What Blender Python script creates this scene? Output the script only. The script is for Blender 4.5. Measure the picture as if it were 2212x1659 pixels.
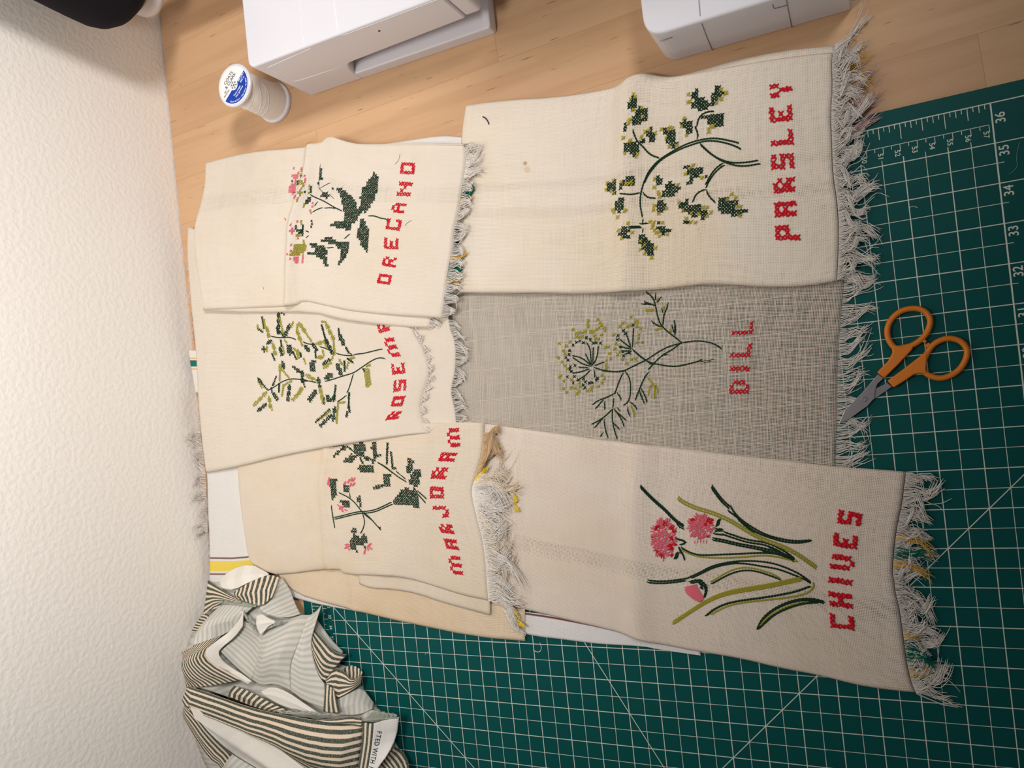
import bpy, bmesh, math, random
import numpy as np
from mathutils import Vector, Matrix, noise
from mathutils.bvhtree import BVHTree
random.seed(7)
scene = bpy.context.scene
for o in list(bpy.data.objects):
    bpy.data.objects.remove(o, do_unlink=True)
COL = scene.collection

# ------------------------------------------------------------------ camera
# Metric world: x to the sewer's right, y toward the wall, z up; z = 0 is the top of the cutting mat.
# The phone was held over the table turned on its side, so the wall is at the picture's left.
FPX = 1618.5613
CAM_R = Matrix(((-0.10430561, -0.89848601, -0.4264308),
                (-0.99440187, 0.101499, 0.02937468),
                (0.01688956, 0.42710753, -0.90404308)))
CAM_C = Vector((-0.15179099, 0.08664509, 0.55788488))
cam_data = bpy.data.cameras.new('camera')
cam = bpy.data.objects.new('camera', cam_data)
COL.objects.link(cam)
cam_data.sensor_width = 36.0
cam_data.sensor_fit = 'HORIZONTAL'
cam_data.lens = FPX / 2212 * 36.0
cam_data.clip_start = 0.01
r0, r1, r2 = CAM_R[0], CAM_R[1], CAM_R[2]
cam.matrix_world = Matrix(((r0[0], -r1[0], -r2[0], CAM_C[0]),
                           (r0[1], -r1[1], -r2[1], CAM_C[1]),
                           (r0[2], -r1[2], -r2[2], CAM_C[2]),
                           (0, 0, 0, 1)))
scene.camera = cam

# ------------------------------------------------------------------ light and exposure
scene.view_settings.view_transform = 'Standard'
scene.view_settings.look = 'None'
scene.view_settings.gamma = 1.0
scene.view_settings.use_curve_mapping = False
scene.view_settings.exposure = 0.0
world = bpy.data.worlds.new('room_light')
scene.world = world
world.use_nodes = True
bg = world.node_tree.nodes['Background']
bg.inputs[0].default_value = (0.98, 0.97, 1.0, 1)
bg.inputs[1].default_value = 0.085

def area_light(name, loc, target, size, power, color):
    d = bpy.data.lights.new(name, 'AREA')
    d.shape = 'DISK'
    d.size = size
    d.energy = power
    d.color = color
    o = bpy.data.objects.new(name, d)
    COL.objects.link(o)
    o.location = loc
    o.rotation_euler = (Vector(target) - Vector(loc)).to_track_quat('-Z', 'Y').to_euler()
    return o

area_light('desk_lamp', (-0.12, 0.42, 0.64), (-0.12, 0.95, 0), 0.16, 2.5, (1.0, 0.965, 0.925))
# lamp up to the right; cone narrowed and turned wallward to dim the near side
sd = bpy.data.lights.new('right_lamp', 'SPOT')
sd.energy = 44.0
sd.color = (1.0, 0.97, 0.95)
sd.spot_size = math.radians(68)
sd.spot_blend = 1.0
sd.shadow_soft_size = 0.12
spot = bpy.data.objects.new('right_lamp', sd)
COL.objects.link(spot)
spot.location = (0.45, -0.24, 1.08)
spot.rotation_euler = (Vector((0.16, 0.72, 0.05)) - spot.location).to_track_quat('-Z', 'Y').to_euler()

# ------------------------------------------------------------------ helpers
def at(u, v, z=0.0):
    """The point at height z that the photograph shows at pixel (u, v)."""
    d = CAM_R.transposed() @ Vector(((u - 1106) / FPX, (v - 829.5) / FPX, 1))
    return CAM_C + d * ((z - CAM_C[2]) / d[2])

WALL_Y = 0.7125
def atw(u, v, z=0.0, lim=0.707):
    """As at(), but stopped by the wall: what would lie behind it leans up against it instead."""
    p = at(u, v, z)
    if p.y > lim:
        d = CAM_R.transposed() @ Vector(((u - 1106) / FPX, (v - 829.5) / FPX, 1))
        p = CAM_C + d * ((lim - CAM_C[1]) / d[1])
    return p

def ray_dir(u, v):
    return (CAM_R.transposed() @ Vector(((u - 1106) / FPX, (v - 829.5) / FPX, 1))).normalized()

def to_px(p):
    c = CAM_R @ (Vector(p) - CAM_C)
    return (1106 + FPX * c[0] / c[2], 829.5 + FPX * c[1] / c[2])

def tag(o, label=None, cat=None, group=None, kind=None):
    if label: o['label'] = label
    if cat: o['category'] = cat
    if group: o['group'] = group
    if kind: o['kind'] = kind
    return o

def thing(name, label, cat, loc=(0, 0, 0), group=None):
    o = bpy.data.objects.new(name, None)
    o.empty_display_size = 0.02
    COL.objects.link(o)
    o.location = loc
    return tag(o, label, cat, group)

class MB:
    def __init__(s):
        s.v = []; s.f = []; s.uv = None
    def add(s, verts, faces):
        b = len(s.v)
        s.v.extend([tuple(p) for p in verts])
        s.f.extend([tuple(i + b for i in f) for f in faces])
    def box(s, x0, x1, y0, y1, z0, z1):
        s.add([(x0,y0,z0),(x1,y0,z0),(x1,y1,z0),(x0,y1,z0),(x0,y0,z1),(x1,y0,z1),(x1,y1,z1),(x0,y1,z1)],
              [(0,3,2,1),(4,5,6,7),(0,1,5,4),(1,2,6,5),(2,3,7,6),(3,0,4,7)])
    def tube(s, pts, r, n=6, caps=True, taper=None, up=None, flat=1.0):
        pts = [Vector(p) for p in pts]
        m = len(pts)
        if m < 2: return
        b = len(s.v)
        nrm = up
        for i, p in enumerate(pts):
            d = (pts[min(i+1, m-1)] - pts[max(i-1, 0)])
            if d.length < 1e-9: d = Vector((1, 0, 0))
            d.normalize()
            if nrm is None:
                nrm = Vector((0, 0, 1)) if abs(d.z) < .9 else Vector((1, 0, 0))
            nn = nrm - d * nrm.dot(d)
            if nn.length < 1e-6: nn = d.orthogonal()
            nn.normalize()
            bi = d.cross(nn)
            if up is None: nrm = nn
            rr = r if taper is None else r * taper[i]
            for k in range(n):
                a = 2 * math.pi * k / n
                s.v.append(tuple(p + bi * (math.cos(a) * rr) + nn * (math.sin(a) * rr * flat)))
        for i in range(m - 1):
            for k in range(n):
                a0 = b + i*n + k; a1 = b + i*n + (k+1) % n
                s.f.append((a0, a1, a1 + n, a0 + n))
        if caps:
            s.f.append(tuple(b + k for k in reversed(range(n))))
            s.f.append(tuple(b + (m-1)*n + k for k in range(n)))
    def lathe(s, prof, c, n=48, cap=True):
        b = len(s.v)
        for r, z in prof:
            for k in range(n):
                a = 2*math.pi*k/n
                s.v.append((c[0] + r*math.cos(a), c[1] + r*math.sin(a), z))
        for i in range(len(prof)-1):
            for k in range(n):
                a0 = b+i*n+k; a1 = b+i*n+(k+1) % n
                s.f.append((a0, a1, a1+n, a0+n))
        if cap:
            s.f.append(tuple(b+k for k in reversed(range(n))))
            s.f.append(tuple(b+(len(prof)-1)*n+k for k in range(n)))
    def prism(s, poly, lo, hi, axis='z'):
        """poly of 2-D points pulled from lo to hi along an axis."""
        n = len(poly); b = len(s.v)
        for h in (lo, hi):
            for p in poly:
                s.v.append({'z': (p[0], p[1], h), 'x': (h, p[0], p[1]), 'y': (p[0], h, p[1])}[axis])
        for k in range(n):
            s.f.append((b+k, b+(k+1) % n, b+n+(k+1) % n, b+n+k))
        s.f.append(tuple(b+k for k in reversed(range(n))))
        s.f.append(tuple(b+n+k for k in range(n)))
    def build(s, name, mat, parent=None, smooth=False, bevel=None, fix=True, post=None):
        me = bpy.data.meshes.new(name)
        me.from_pydata(s.v, [], s.f)
        if s.uv:
            lay = me.uv_layers.new(name='UVMap')
            for lp in me.loops:
                lay.data[lp.index].uv = s.uv[lp.vertex_index]
        if fix:
            bm = bmesh.new(); bm.from_mesh(me)
            bmesh.ops.recalc_face_normals(bm, faces=bm.faces)
            if post: post(bm)
            bm.to_mesh(me); bm.free()
        for p in me.polygons: p.use_smooth = smooth
        o = bpy.data.objects.new(name, me)
        COL.objects.link(o)
        if mat: me.materials.append(mat)
        if parent is not None:
            o.parent = parent
            o.matrix_parent_inverse = Matrix.Translation(-Vector(parent.location))
        if bevel:
            m = o.modifiers.new('bevel', 'BEVEL'); m.width = bevel; m.segments = 4
            m.limit_method = 'ANGLE'; m.angle_limit = math.radians(40); m.harden_normals = False
        return o

# ------------------------------------------------------------------ materials
def srgb(r, g, b):
    f = lambda c: (c/255)/12.92 if c/255 <= .04045 else ((c/255+.055)/1.055)**2.4
    return (f(r), f(g), f(b), 1)

class NT:
    """Small node-tree writer."""
    def __init__(s, name, rough=.8, spec=.3):
        s.m = bpy.data.materials.new(name); s.m.use_nodes = True
        s.t = s.m.node_tree; s.n = s.t.nodes; s.l = s.t.links
        s.b = s.n['Principled BSDF']
        s.b.inputs['Roughness'].default_value = rough
        s.b.inputs['Specular IOR Level'].default_value = spec
    def node(s, kind, **kw):
        n = s.n.new(kind)
        for k, v in kw.items(): setattr(n, k, v)
        return n
    def link(s, a, b): s.l.new(a, b)
    def put(s, sock, v):
        if hasattr(v, 'is_linked') or isinstance(v, bpy.types.NodeSocket): s.l.new(v, sock)
        else: sock.default_value = v
    def math(s, op, a, b=0.0, c=0.0, clamp=False):
        n = s.node('ShaderNodeMath', operation=op, use_clamp=clamp)
        s.put(n.inputs[0], a); s.put(n.inputs[1], b)
        if op in ('MULTIPLY_ADD', 'SMOOTH_MIN', 'COMPARE'): s.put(n.inputs[2], c)
        return n.outputs[0]
    def step(s, v, lo, hi, a=0.0, b=1.0):
        n = s.node('ShaderNodeMapRange', interpolation_type='SMOOTHSTEP')
        s.put(n.inputs[0], v); s.put(n.inputs[1], lo); s.put(n.inputs[2], hi); s.put(n.inputs[3], a); s.put(n.inputs[4], b)
        return n.outputs[0]
    def mix(s, f, a, b):
        n = s.node('ShaderNodeMix', data_type='RGBA')
        s.put(n.inputs[0], f); s.put(n.inputs[6], a); s.put(n.inputs[7], b)
        return n.outputs[2]
    def noise(s, vec, scale, detail=2.0, rough=.5):
        n = s.node('ShaderNodeTexNoise')
        if vec is not None: s.link(vec, n.inputs['Vector'])
        n.inputs['Scale'].default_value = scale; n.inputs['Detail'].default_value = detail
        n.inputs['Roughness'].default_value = rough
        return n.outputs[0]
    def scaled(s, vec, sc, rot=(0, 0, 0), loc=(0, 0, 0)):
        n = s.node('ShaderNodeMapping')
        s.link(vec, n.inputs[0]); n.inputs['Scale'].default_value = sc
        n.inputs['Rotation'].default_value = rot; n.inputs['Location'].default_value = loc
        return n.outputs[0]
    def bump(s, h, strength, dist):
        n = s.node('ShaderNodeBump'); n.inputs['Strength'].default_value = strength
        n.inputs['Distance'].default_value = dist; s.link(h, n.inputs['Height'])
        s.link(n.outputs[0], s.b.inputs['Normal'])
    def color(s, v): s.put(s.b.inputs['Base Color'], v)

def plain(name, rgb, rough=.5, spec=.4, metal=0.0):
    t = NT(name, rough, spec); t.color(srgb(*rgb)); t.b.inputs['Metallic'].default_value = metal
    return t.m

def wall_material():
    t = NT('textured_plaster', .85, .2)
    co = t.node('ShaderNodeTexCoord').outputs['Object']
    a = t.noise(co, 230, 1.5, .4); b = t.noise(co, 520, 1)
    c = t.mix(t.noise(co, 5, 2), srgb(236, 230, 222), srgb(242, 237, 230)); t.color(c)
    t.bump(t.math('ADD', t.step(a, .32, .68), t.math('MULTIPLY', b, .12)), .25, .0008)
    return t.m

def wood_material():
    t = NT('butcher_block', .5, .35)
    co = t.node('ShaderNodeTexCoord').outputs['Object']
    rot = t.scaled(co, (1, 1, 1), (0, 0, math.radians(-92.5)))
    br = t.node('ShaderNodeTexBrick'); t.link(rot, br.inputs['Vector'])
    br.offset = .37; br.inputs['Scale'].default_value = 1.0
    br.inputs['Brick Width'].default_value = .52; br.inputs['Row Height'].default_value = .046
    br.inputs['Mortar Size'].default_value = .00025; br.inputs['Mortar Smooth'].default_value = .3
    br.inputs['Bias'].default_value = 0.0
    br.inputs['Color1'].default_value = (0, 0, 0, 1); br.inputs['Color2'].default_value = (1, 1, 1, 1)
    br.inputs['Mortar'].default_value = (.2, .2, .2, 1)
    shade = t.node('ShaderNodeSeparateColor'); t.link(br.outputs[0], shade.inputs[0]); k = shade.outputs[0]
    off = t.node('ShaderNodeCombineXYZ'); t.link(t.math('MULTIPLY', k, 3.7), off.inputs[0]); t.link(t.math('MULTIPLY', k, 9.1), off.inputs[2])
    va = t.node('ShaderNodeVectorMath', operation='ADD'); t.link(rot, va.inputs[0]); t.link(off.outputs[0], va.inputs[1])
    g1 = t.noise(t.scaled(va.outputs[0], (5, 60, 1)), 1.0, 5, .6)
    g2 = t.noise(t.scaled(va.outputs[0], (9, 420, 1)), 1.0, 3, .6)
    fl = t.noise(t.scaled(va.outputs[0], (42, 620, 1)), 1.0, 1, .5)
    c = t.mix(k, srgb(204, 164, 126), srgb(214, 175, 136))
    c = t.mix(t.step(g1, .40, .66, 0, .55), c, srgb(188, 145, 106))
    c = t.mix(t.math('MULTIPLY', g2, .35), c, srgb(194, 152, 113))
    c = t.mix(t.step(fl, .735, .78, 0, .75), c, srgb(96, 62, 38))
    c = t.mix(t.math('MULTIPLY', br.outputs['Fac'], .4), c, srgb(150, 108, 72)); t.color(c)
    t.bump(g2, .06, .0005)
    return t.m

def linen(name, rgb, rgb2=None, wx=.74, wy=.74, pitch=.00108, stain=0.0, bands=(), open_bands=(), spots=(), seed=0.0, see=1.0):
    """Plain-weave cloth in real thread size: UV runs in metres along the two thread directions.
    The gaps between the threads are open.  bands: coloured stripes (v0, v1, rgb)."""
    t = NT(name, .92, .12)
    uv = t.node('ShaderNodeTexCoord').outputs['UV']
    uvn = t.scaled(uv, (1, 1, 1), loc=(seed, seed*.7, 0))
    wob = t.node('ShaderNodeTexNoise'); t.link(uvn, wob.inputs['Vector']); wob.inputs['Scale'].default_value = 45; wob.inputs['Detail'].default_value = 1
    wv = t.node('ShaderNodeVectorMath', operation='MULTIPLY_ADD')
    t.link(wob.outputs['Color'], wv.inputs[0]); wv.inputs[1].default_value = (.0013, .0013, 0); t.link(uv, wv.inputs[2])
    sep = t.node('ShaderNodeSeparateXYZ'); t.link(wv.outputs[0], sep.inputs[0])
    x = t.math('DIVIDE', sep.outputs[0], pitch); y = t.math('DIVIDE', sep.outputs[1], pitch)
    sepr = t.node('ShaderNodeSeparateXYZ'); t.link(uv, sepr.inputs[0]); ry = sepr.outputs[1]
    # slubs: thread thickness varies thread by thread and slowly along each thread
    nx = t.noise(t.scaled(uvn, (1/pitch*.9, 30, 1)), 1.0, 1); ny = t.noise(t.scaled(uvn, (30, 1/pitch*.9, 1)), 1.0, 1)
    wdx = t.math('MULTIPLY_ADD', t.math('SUBTRACT', nx, .5), .85, wx)
    wdy = t.math('MULTIPLY_ADD', t.math('SUBTRACT', ny, .5), .85, wy)
    for (a, b_, amt) in open_bands:
        m = t.math('MULTIPLY', t.step(ry, a - .002, a + .002), t.step(ry, b_ - .002, b_ + .002, 1, 0))
        wdy = t.math('SUBTRACT', wdy, t.math('MULTIPLY', m, amt)); wdx = t.math('SUBTRACT', wdx, t.math('MULTIPLY', m, amt * .5))
    dx = t.math('ABSOLUTE', t.math('MULTIPLY_ADD', t.math('FRACT', x), 2.0, -1.0))
    dy = t.math('ABSOLUTE', t.math('MULTIPLY_ADD', t.math('FRACT', y), 2.0, -1.0))
    gx = t.step(t.math('SUBTRACT', dx, wdx), -.10, .10); gy = t.step(t.math('SUBTRACT', dy, wdy), -.10, .10)
    hole = t.math('MULTIPLY', t.math('MULTIPLY', gx, gy), see)
    par = t.math('MODULO', t.math('ABSOLUTE', t.math('ADD', t.math('FLOOR', x), t.math('FLOOR', y))), 2.0)
    hx = t.math('MULTIPLY', t.math('SUBTRACT', 1.0, t.math('MULTIPLY', dx, dx)), t.math('MULTIPLY_ADD', par, .5, .5))
    hy = t.math('MULTIPLY', t.math('SUBTRACT', 1.0, t.math('MULTIPLY', dy, dy)), t.math('MULTIPLY_ADD', par, -.5, 1.0))
    h = t.math('MAXIMUM', hx, hy)
    rgb2 = rgb2 or tuple(max(0, c - d) for c, d in zip(rgb, (4, 12, 28)))
    c = t.mix(t.step(t.noise(uvn, 9, 3, .6), .42, .72, 0, stain), srgb(*rgb), srgb(*rgb2))
    c = t.mix(t.math('MULTIPLY', t.math('ADD', nx, ny), .16), c, srgb(*[max(0, q - 14) for q in rgb]))
    for (a, b_, col) in bands:
        m = t.math('MULTIPLY', t.step(ry, a - .0004, a + .0004), t.step(ry, b_ - .0004, b_ + .0004, 1, 0))
        c = t.mix(m, c, srgb(*col))
    for (sx, sy, rad, col, amt) in spots:
        d = t.node('ShaderNodeVectorMath', operation='DISTANCE'); t.link(wv.outputs[0], d.inputs[0]); d.inputs[1].default_value = (sx, sy, 0)
        dd = t.math('ADD', d.outputs['Value'], t.math('MULTIPLY', t.math('SUBTRACT', t.noise(uv, 260, 2), .5), rad * 1.6))
        c = t.mix(t.step(dd, rad * .5, rad, amt, 0), c, srgb(*col))
    t.color(c)
    t.bump(h, .45, .0005)
    tr = t.node('ShaderNodeBsdfTransparent'); mx = t.node('ShaderNodeMixShader')
    t.link(hole, mx.inputs[0]); t.link(t.b.outputs[0], mx.inputs[1]); t.link(tr.outputs[0], mx.inputs[2])
    t.link(mx.outputs[0], t.n['Material Output'].inputs['Surface'])
    return t.m

def ticking(name, dark, light, duty=.54, seed=0, fine=True):
    """Woven striped ticking; UV x counts stripes, UV y runs in metres along them."""
    t = NT(name, .93, .1)
    uv = t.node('ShaderNodeTexCoord').outputs['UV']
    s = t.node('ShaderNodeSeparateXYZ'); t.link(uv, s.inputs[0])
    tw = t.math('ADD', t.math('MULTIPLY', s.outputs[0], 9.0), t.math('MULTIPLY', s.outputs[1], 900.0))
    wv = t.math('MULTIPLY_ADD', t.math('SINE', t.math('MULTIPLY', tw, 6.283)), .5, .5)
    f = t.math('FRACT', s.outputs[0])
    d = t.math('ABSOLUTE', t.math('SUBTRACT', f, .5))
    m = t.step(d, duty/2 - .05, duty/2 + .05, 1, 0)
    n = t.noise(t.scaled(uv, (9, 700, 1)), 1.0, 2, .7)
    c = t.mix(m, srgb(*light), srgb(*dark))
    c = t.mix(t.math('MULTIPLY', m, t.step(n, .45, .75, 0, .40)), c, srgb(*light))
    t.color(c); t.bump(t.math('ADD', t.math('MULTIPLY', wv, .5), n), .25, .0004)
    return t.m
M = {}
M['wall'] = wall_material()
M['wood'] = wood_material()
M['mat'] = (lambda t: (t.color(t.mix(t.noise(t.node('ShaderNodeTexCoord').outputs['Object'], 900, 2), srgb(2, 74, 73), srgb(3, 81, 78))), t.m)[1])(NT('green_mat_vinyl', .45, .15))
M['mat_print'] = plain('mat_print', (206, 212, 200), .6, .3)
M['plastic'] = plain('white_plastic', (224, 222, 228), .22, .5)
M['seam'] = plain('seam_shadow_gap', (150, 148, 152), .5, .3)
M['seam_light'] = plain('seam_highlight', (244, 243, 245), .3, .5)  # whiter than the housing: highlight along the panel seams put into the colour
M['dark'] = plain('black_dot', (18, 18, 20), .5, .3)
M['black_thread'] = plain('black_thread', (20, 17, 24), .85, .2)
M['olive_thread'] = plain('olive_thread', (128, 116, 48), .8, .2)
M['orange'] = plain('orange_plastic', (214, 120, 28), .5, .4)
M['steel'] = plain('scissor_steel', (176, 170, 172), .32, .5, .85)
M['navy'] = plain('label_blue', (14, 62, 166), .45, .4)
M['paper'] = plain('label_white', (240, 238, 236), .5, .3)
M['ink'] = plain('label_ink', (52, 54, 62), .6, .2)
M['ink_white'] = plain('label_white_ink', (244, 244, 248), .5, .3)
M['red'] = plain('red_floss', (206, 18, 38), .7, .3)
M['green'] = plain('dark_green_floss', (26, 54, 34), .75, .2)
M['olive'] = plain('olive_floss', (158, 152, 46), .7, .3)
M['yellow'] = plain('yellow_green_floss', (188, 172, 62), .7, .3)
M['pink'] = plain('pink_floss', (222, 112, 128), .7, .3)
M['white_fringe'] = plain('white_fringe', (228, 221, 213), .9, .1)
M['cream_fringe'] = plain('cream_fringe', (228, 214, 194), .9, .1)
M['tan_fringe'] = plain('tan_fringe', (206, 176, 138), .9, .1)
M['mauve_fringe'] = plain('mauve_fringe', (206, 176, 172), .9, .1)
M['gold_fringe'] = plain('gold_fringe', (218, 172, 70), .9, .1)
M['yellow_fringe'] = plain('yellow_fringe', (236, 208, 56), .9, .1)
M['teal_fringe'] = plain('teal_fringe', (10, 104, 84), .9, .1)
M['brown_fringe'] = plain('brown_fringe', (128, 86, 62), .9, .1)
M['grey_fray'] = plain('grey_green_fray', (176, 180, 166), .95, .1)

# ------------------------------------------------------------------ the setting
def structure(o): return tag(o, kind='structure')
b = MB(); b.box(-1.3, 1.2, WALL_Y, WALL_Y + .10, -.78, 1.7)
structure(b.build('wall_back', M['wall']))

TAB = -.003
tb = thing('work_table', 'light butcher block wooden work table standing against the wall', 'table', (0, .3, TAB - .03))
b = MB(); b.box(-1.15, 1.0, -.12, .7115, TAB - .03, TAB); b.build('tabletop', M['wood'], tb, bevel=.0012)
for lx in (-1.08, .93):
    for ly in (-.06, .64):
        b = MB(); b.box(lx - .025, lx + .025, ly - .025, ly + .025, -.76, TAB - .03); b.build('leg', M['wood'], tb)
b = MB(); b.box(-1.3, 1.2, -1.0, WALL_Y, -.80, -.76)
structure(b.build('floor', plain('floor_vinyl', (150, 140, 128), .6, .3)))

# ------------------------------------------------------------------ cutting mat: a half-inch grid
H = .0127
mat_t = thing('cutting_mat', 'dark green self healing cutting mat with a white ruled inch grid', 'cutting mat', (-.4, .28, TAB))
MX0, MX1, MY0, MY1 = -.93, .0103, -.062, .5945
b = MB(); b.box(MX0, MX1, MY0, MY1, TAB, 0); b.build('mat_board', M['mat'], mat_t, bevel=.0006)
b = MB()
def strip(x0, y0, x1, y1, w, z=.00012):
    d = Vector((x1 - x0, y1 - y0)); n = Vector((-d.y, d.x)).normalized() * (w/2)
    b.add([(x0-n.x, y0-n.y, z), (x0+n.x, y0+n.y, z), (x1+n.x, y1+n.y, z), (x1-n.x, y1-n.y, z)], [(0, 1, 2, 3)])
def gi(i, j): return (-j*H, i*H)
JMAX = 70
def gl(i0, j0, i1, j1, w):
    z = .00012 if i0 == i1 else (.00016 if j0 == j1 else .00020)
    strip(*gi(i0, j0), *gi(i1, j1), w, z)
for i in range(0, 45):
    gl(i, 1.72 if i else 0, i, JMAX, .0009 if i == 0 else (.00062 if i % 2 == 0 else .00042))
for j in range(2, JMAX + 1):
    gl(44.25, j, -2.4 if j % 2 == 0 else -.3, j, .00062 if j % 2 == 0 else .00042)
gl(46, 0, -3.2, 0, .0007); gl(44.9, 1.05, .16, 1.05, .0004)
gl(46, 0, 46, JMAX, .0006); gl(45, 1.05, 45, JMAX, .0004)
for k in range(1, 185):
    i = 46 - k*.25
    if i == 0: continue
    gl(i, 0, i, .8 if k % 8 == 0 else (.62 if k % 4 == 0 else (.36 if k % 2 == 0 else .24)), .00045)
for k in range(1, 280):
    j = k*.25
    gl(46, j, 46 - (.7 if k % 8 == 0 else (.5 if k % 4 == 0 else (.36 if k % 2 == 0 else .24))), j, .0004)
for k in range(0, 112):
    i = .16 + k*.39370; 
    if i < 44: gl(i, 1.05, i, 1.41 if k % 2 == 0 else 1.25, .0004)
for k in range(0, 110):
    j = 26.15 + (k - 64)*.39370
    if j > 1.1: gl(45, j, 45 - (.36 if k % 2 == 0 else .2), j, .0004)
# cutting guide diagonals
gl(44, 26, 0, 70, .00062)
gl(11, 29, 44, 62, .00062); gl(11, 29, -2, 16, .00062)
gl(25.46, 26, 0, 69.7, .00062)
g = b.build('printed_grid', M['mat_print'], mat_t, fix=False)

def text_mesh(name, items, mat, parent, depth=0.0):
    """items: (string, size, matrix) set in the built-in font and joined into one flat mesh."""
    vs = []; fs = []
    for (s, size, mw) in items:
        cu = bpy.data.curves.new('txt', 'FONT'); cu.body = s; cu.size = size; cu.align_x = 'CENTER'; cu.align_y = 'CENTER'
        cu.offset = size * .012
        ob = bpy.data.objects.new('txt', cu); COL.objects.link(ob)
        dg = bpy.context.evaluated_depsgraph_get(); dg.update()
        me = ob.evaluated_get(dg).to_mesh()
        base = len(vs)
        vs += [tuple(mw @ v.co) for v in me.vertices]; fs += [tuple(i + base for i in p.vertices) for p in me.polygons]
        ob.evaluated_get(dg).to_mesh_clear()
        bpy.data.objects.remove(ob); bpy.data.curves.remove(cu)
    q = MB(); q.v = vs; q.f = fs
    return q.build(name, mat, parent, fix=False)
def tm(x, y, z, ang=0.0, sx=1.0):
    return Matrix.Translation((x, y, z)) @ Matrix.Rotation(ang, 4, 'Z') @ Matrix.Diagonal((sx, 1, 1, 1))
nums = []
for k in range(0, 33):
    j = 2*k + (.8 if k == 0 else .43)
    nums.append((str(36 - k), .0076, tm(*gi(-.36, j), .00014, 0, .92)))
for k in range(0, 56):
    i = .16 + k*.7874 + .14
    if i < 43: nums.append((str(57 - k), .0044, tm(*gi(i + .02, 1.5), .00014, math.pi, 1.0)))
for c in range(2, 55):
    j = 26.15 + (c - 32)*.7874
    if j > 2: nums.append((str(c), .0044, tm(*gi(44.42, j - .18), .00014, math.pi, .9)))
text_mesh('printed_numbers', nums, M['mat_print'], mat_t)

# ------------------------------------------------------------------ the two white machines
m1 = thing('sewing_machine', 'low white machine with a long slot in its side, beside the white thread spool', 'sewing machine', (.24, .43, TAB))
def rounded(poly, r, n=5):
    out = []
    for k, p in enumerate(poly):
        rr = r[k] if isinstance(r, (list, tuple)) else r
        p = Vector(p); a = Vector(poly[k-1]) - p; c = Vector(poly[(k+1) % len(poly)]) - p
        if rr <= 0: out.append(tuple(p)); continue
        la, lc = a.length, c.length; a.normalize(); c.normalize()
        rr = min(rr, la*.45, lc*.45)
        for q in range(n+1):
            f = q/n
            out.append(tuple(p + a*rr*(1-f)**2 + c*rr*f**2))
    return out
b = MB(); b.prism(rounded([(.147, .3318), (.40, .3318), (.40, .4675), (.147, .4675)], [.003, 0, 0, 0]), TAB, .0095)
b.build('base', M['plastic'], m1, bevel=.0014)
b = MB(); b.prism([(.530, TAB), (.530, .073), (.3405, .073), (.3405, .0338), (.4565, .0287), (.4605, .0268), (.4640, .0200), (.4668, .0095), (.4668, TAB)], .147, .40, 'x')
def round_corner(bm):
    e = [e for e in bm.edges if all(abs(v.co.x - .147) < 1e-5 and abs(v.co.y - .530) < 1e-5 for v in e.verts)]
    bmesh.ops.bevel(bm, geom=e, offset=.0065, segments=8, profile=.5, affect='EDGES')
b.build('housing', M['plastic'], m1, bevel=.0020, post=round_corner)
b = MB(); b.box(.186, .395, .3415, .466, .009, .0335); b.build('slot_wall', M['plastic'], m1)
b = MB(); b.prism(rounded([(.148, .3255), (.40, .3255), (.40, .3400), (.148, .3400)], [.004, 0, 0, 0]), .0350, .0725)
b.build('end_cap', M['plastic'], m1, bevel=.0018)
def seam(name, pts, r=.00042, mat='seam', parent=None):
    b = MB(); b.tube(pts, r, 5); return b.build(name, M[mat], parent, smooth=True)
fx = .14705
pan = rounded([(.5175, .0645), (.4665, .0685), (.4665, .0285), (.5185, .0298)], [.004, .0015, .001, .006])
seam('panel_edge', [(fx, y, z) for y, z in pan[:6]] + [(fx, .4665, .0688), (fx, .4652, .0700), (fx + .0012, .4665, .0722), (.1505, .469, .0731), (.186, .4692, .0731), (.30, .4692, .0731)], mat='seam_light', parent=m1)
seam('panel_edge', [(fx, y, z) for y, z in [(.5175, .0620), (.5180, .046), (.5185, .036)] + list(reversed(pan[-6:]))] + [(fx, .50, .0290), (fx, .4665, .0278)], mat='seam_light', parent=m1)
seam('lid_edge', [(.30, .4353, .0731), (.1755, .4353, .0731), (.1512, .4348, .0731), (.1474, .4340, .0716), (fx, .4318, .0704), (fx, .4284, .0700), (fx, .40, .0700), (fx, .3474, .0705), (fx, .341, .0708)], mat='seam_light', parent=m1)
b = MB(); b.tube([(.1475, .4058, .0587), (.1466, .4058, .0587)], .0009, 10); b.build('indicator_light', M['dark'], m1)
# the arm that carries the big black cone behind the machine
b = MB(); b.prism(rounded([(.262, .52), (.30, .52), (.30, .668), (.274, .676), (.262, .66)], [0, 0, .01, .01, .006]), .043, .0495)
b.prism([(.268, .515), (.298, .515), (.298, .545), (.268, .545)], .043, .075)
b.build('thread_stand', M['plastic'], m1, bevel=.0012)

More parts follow.
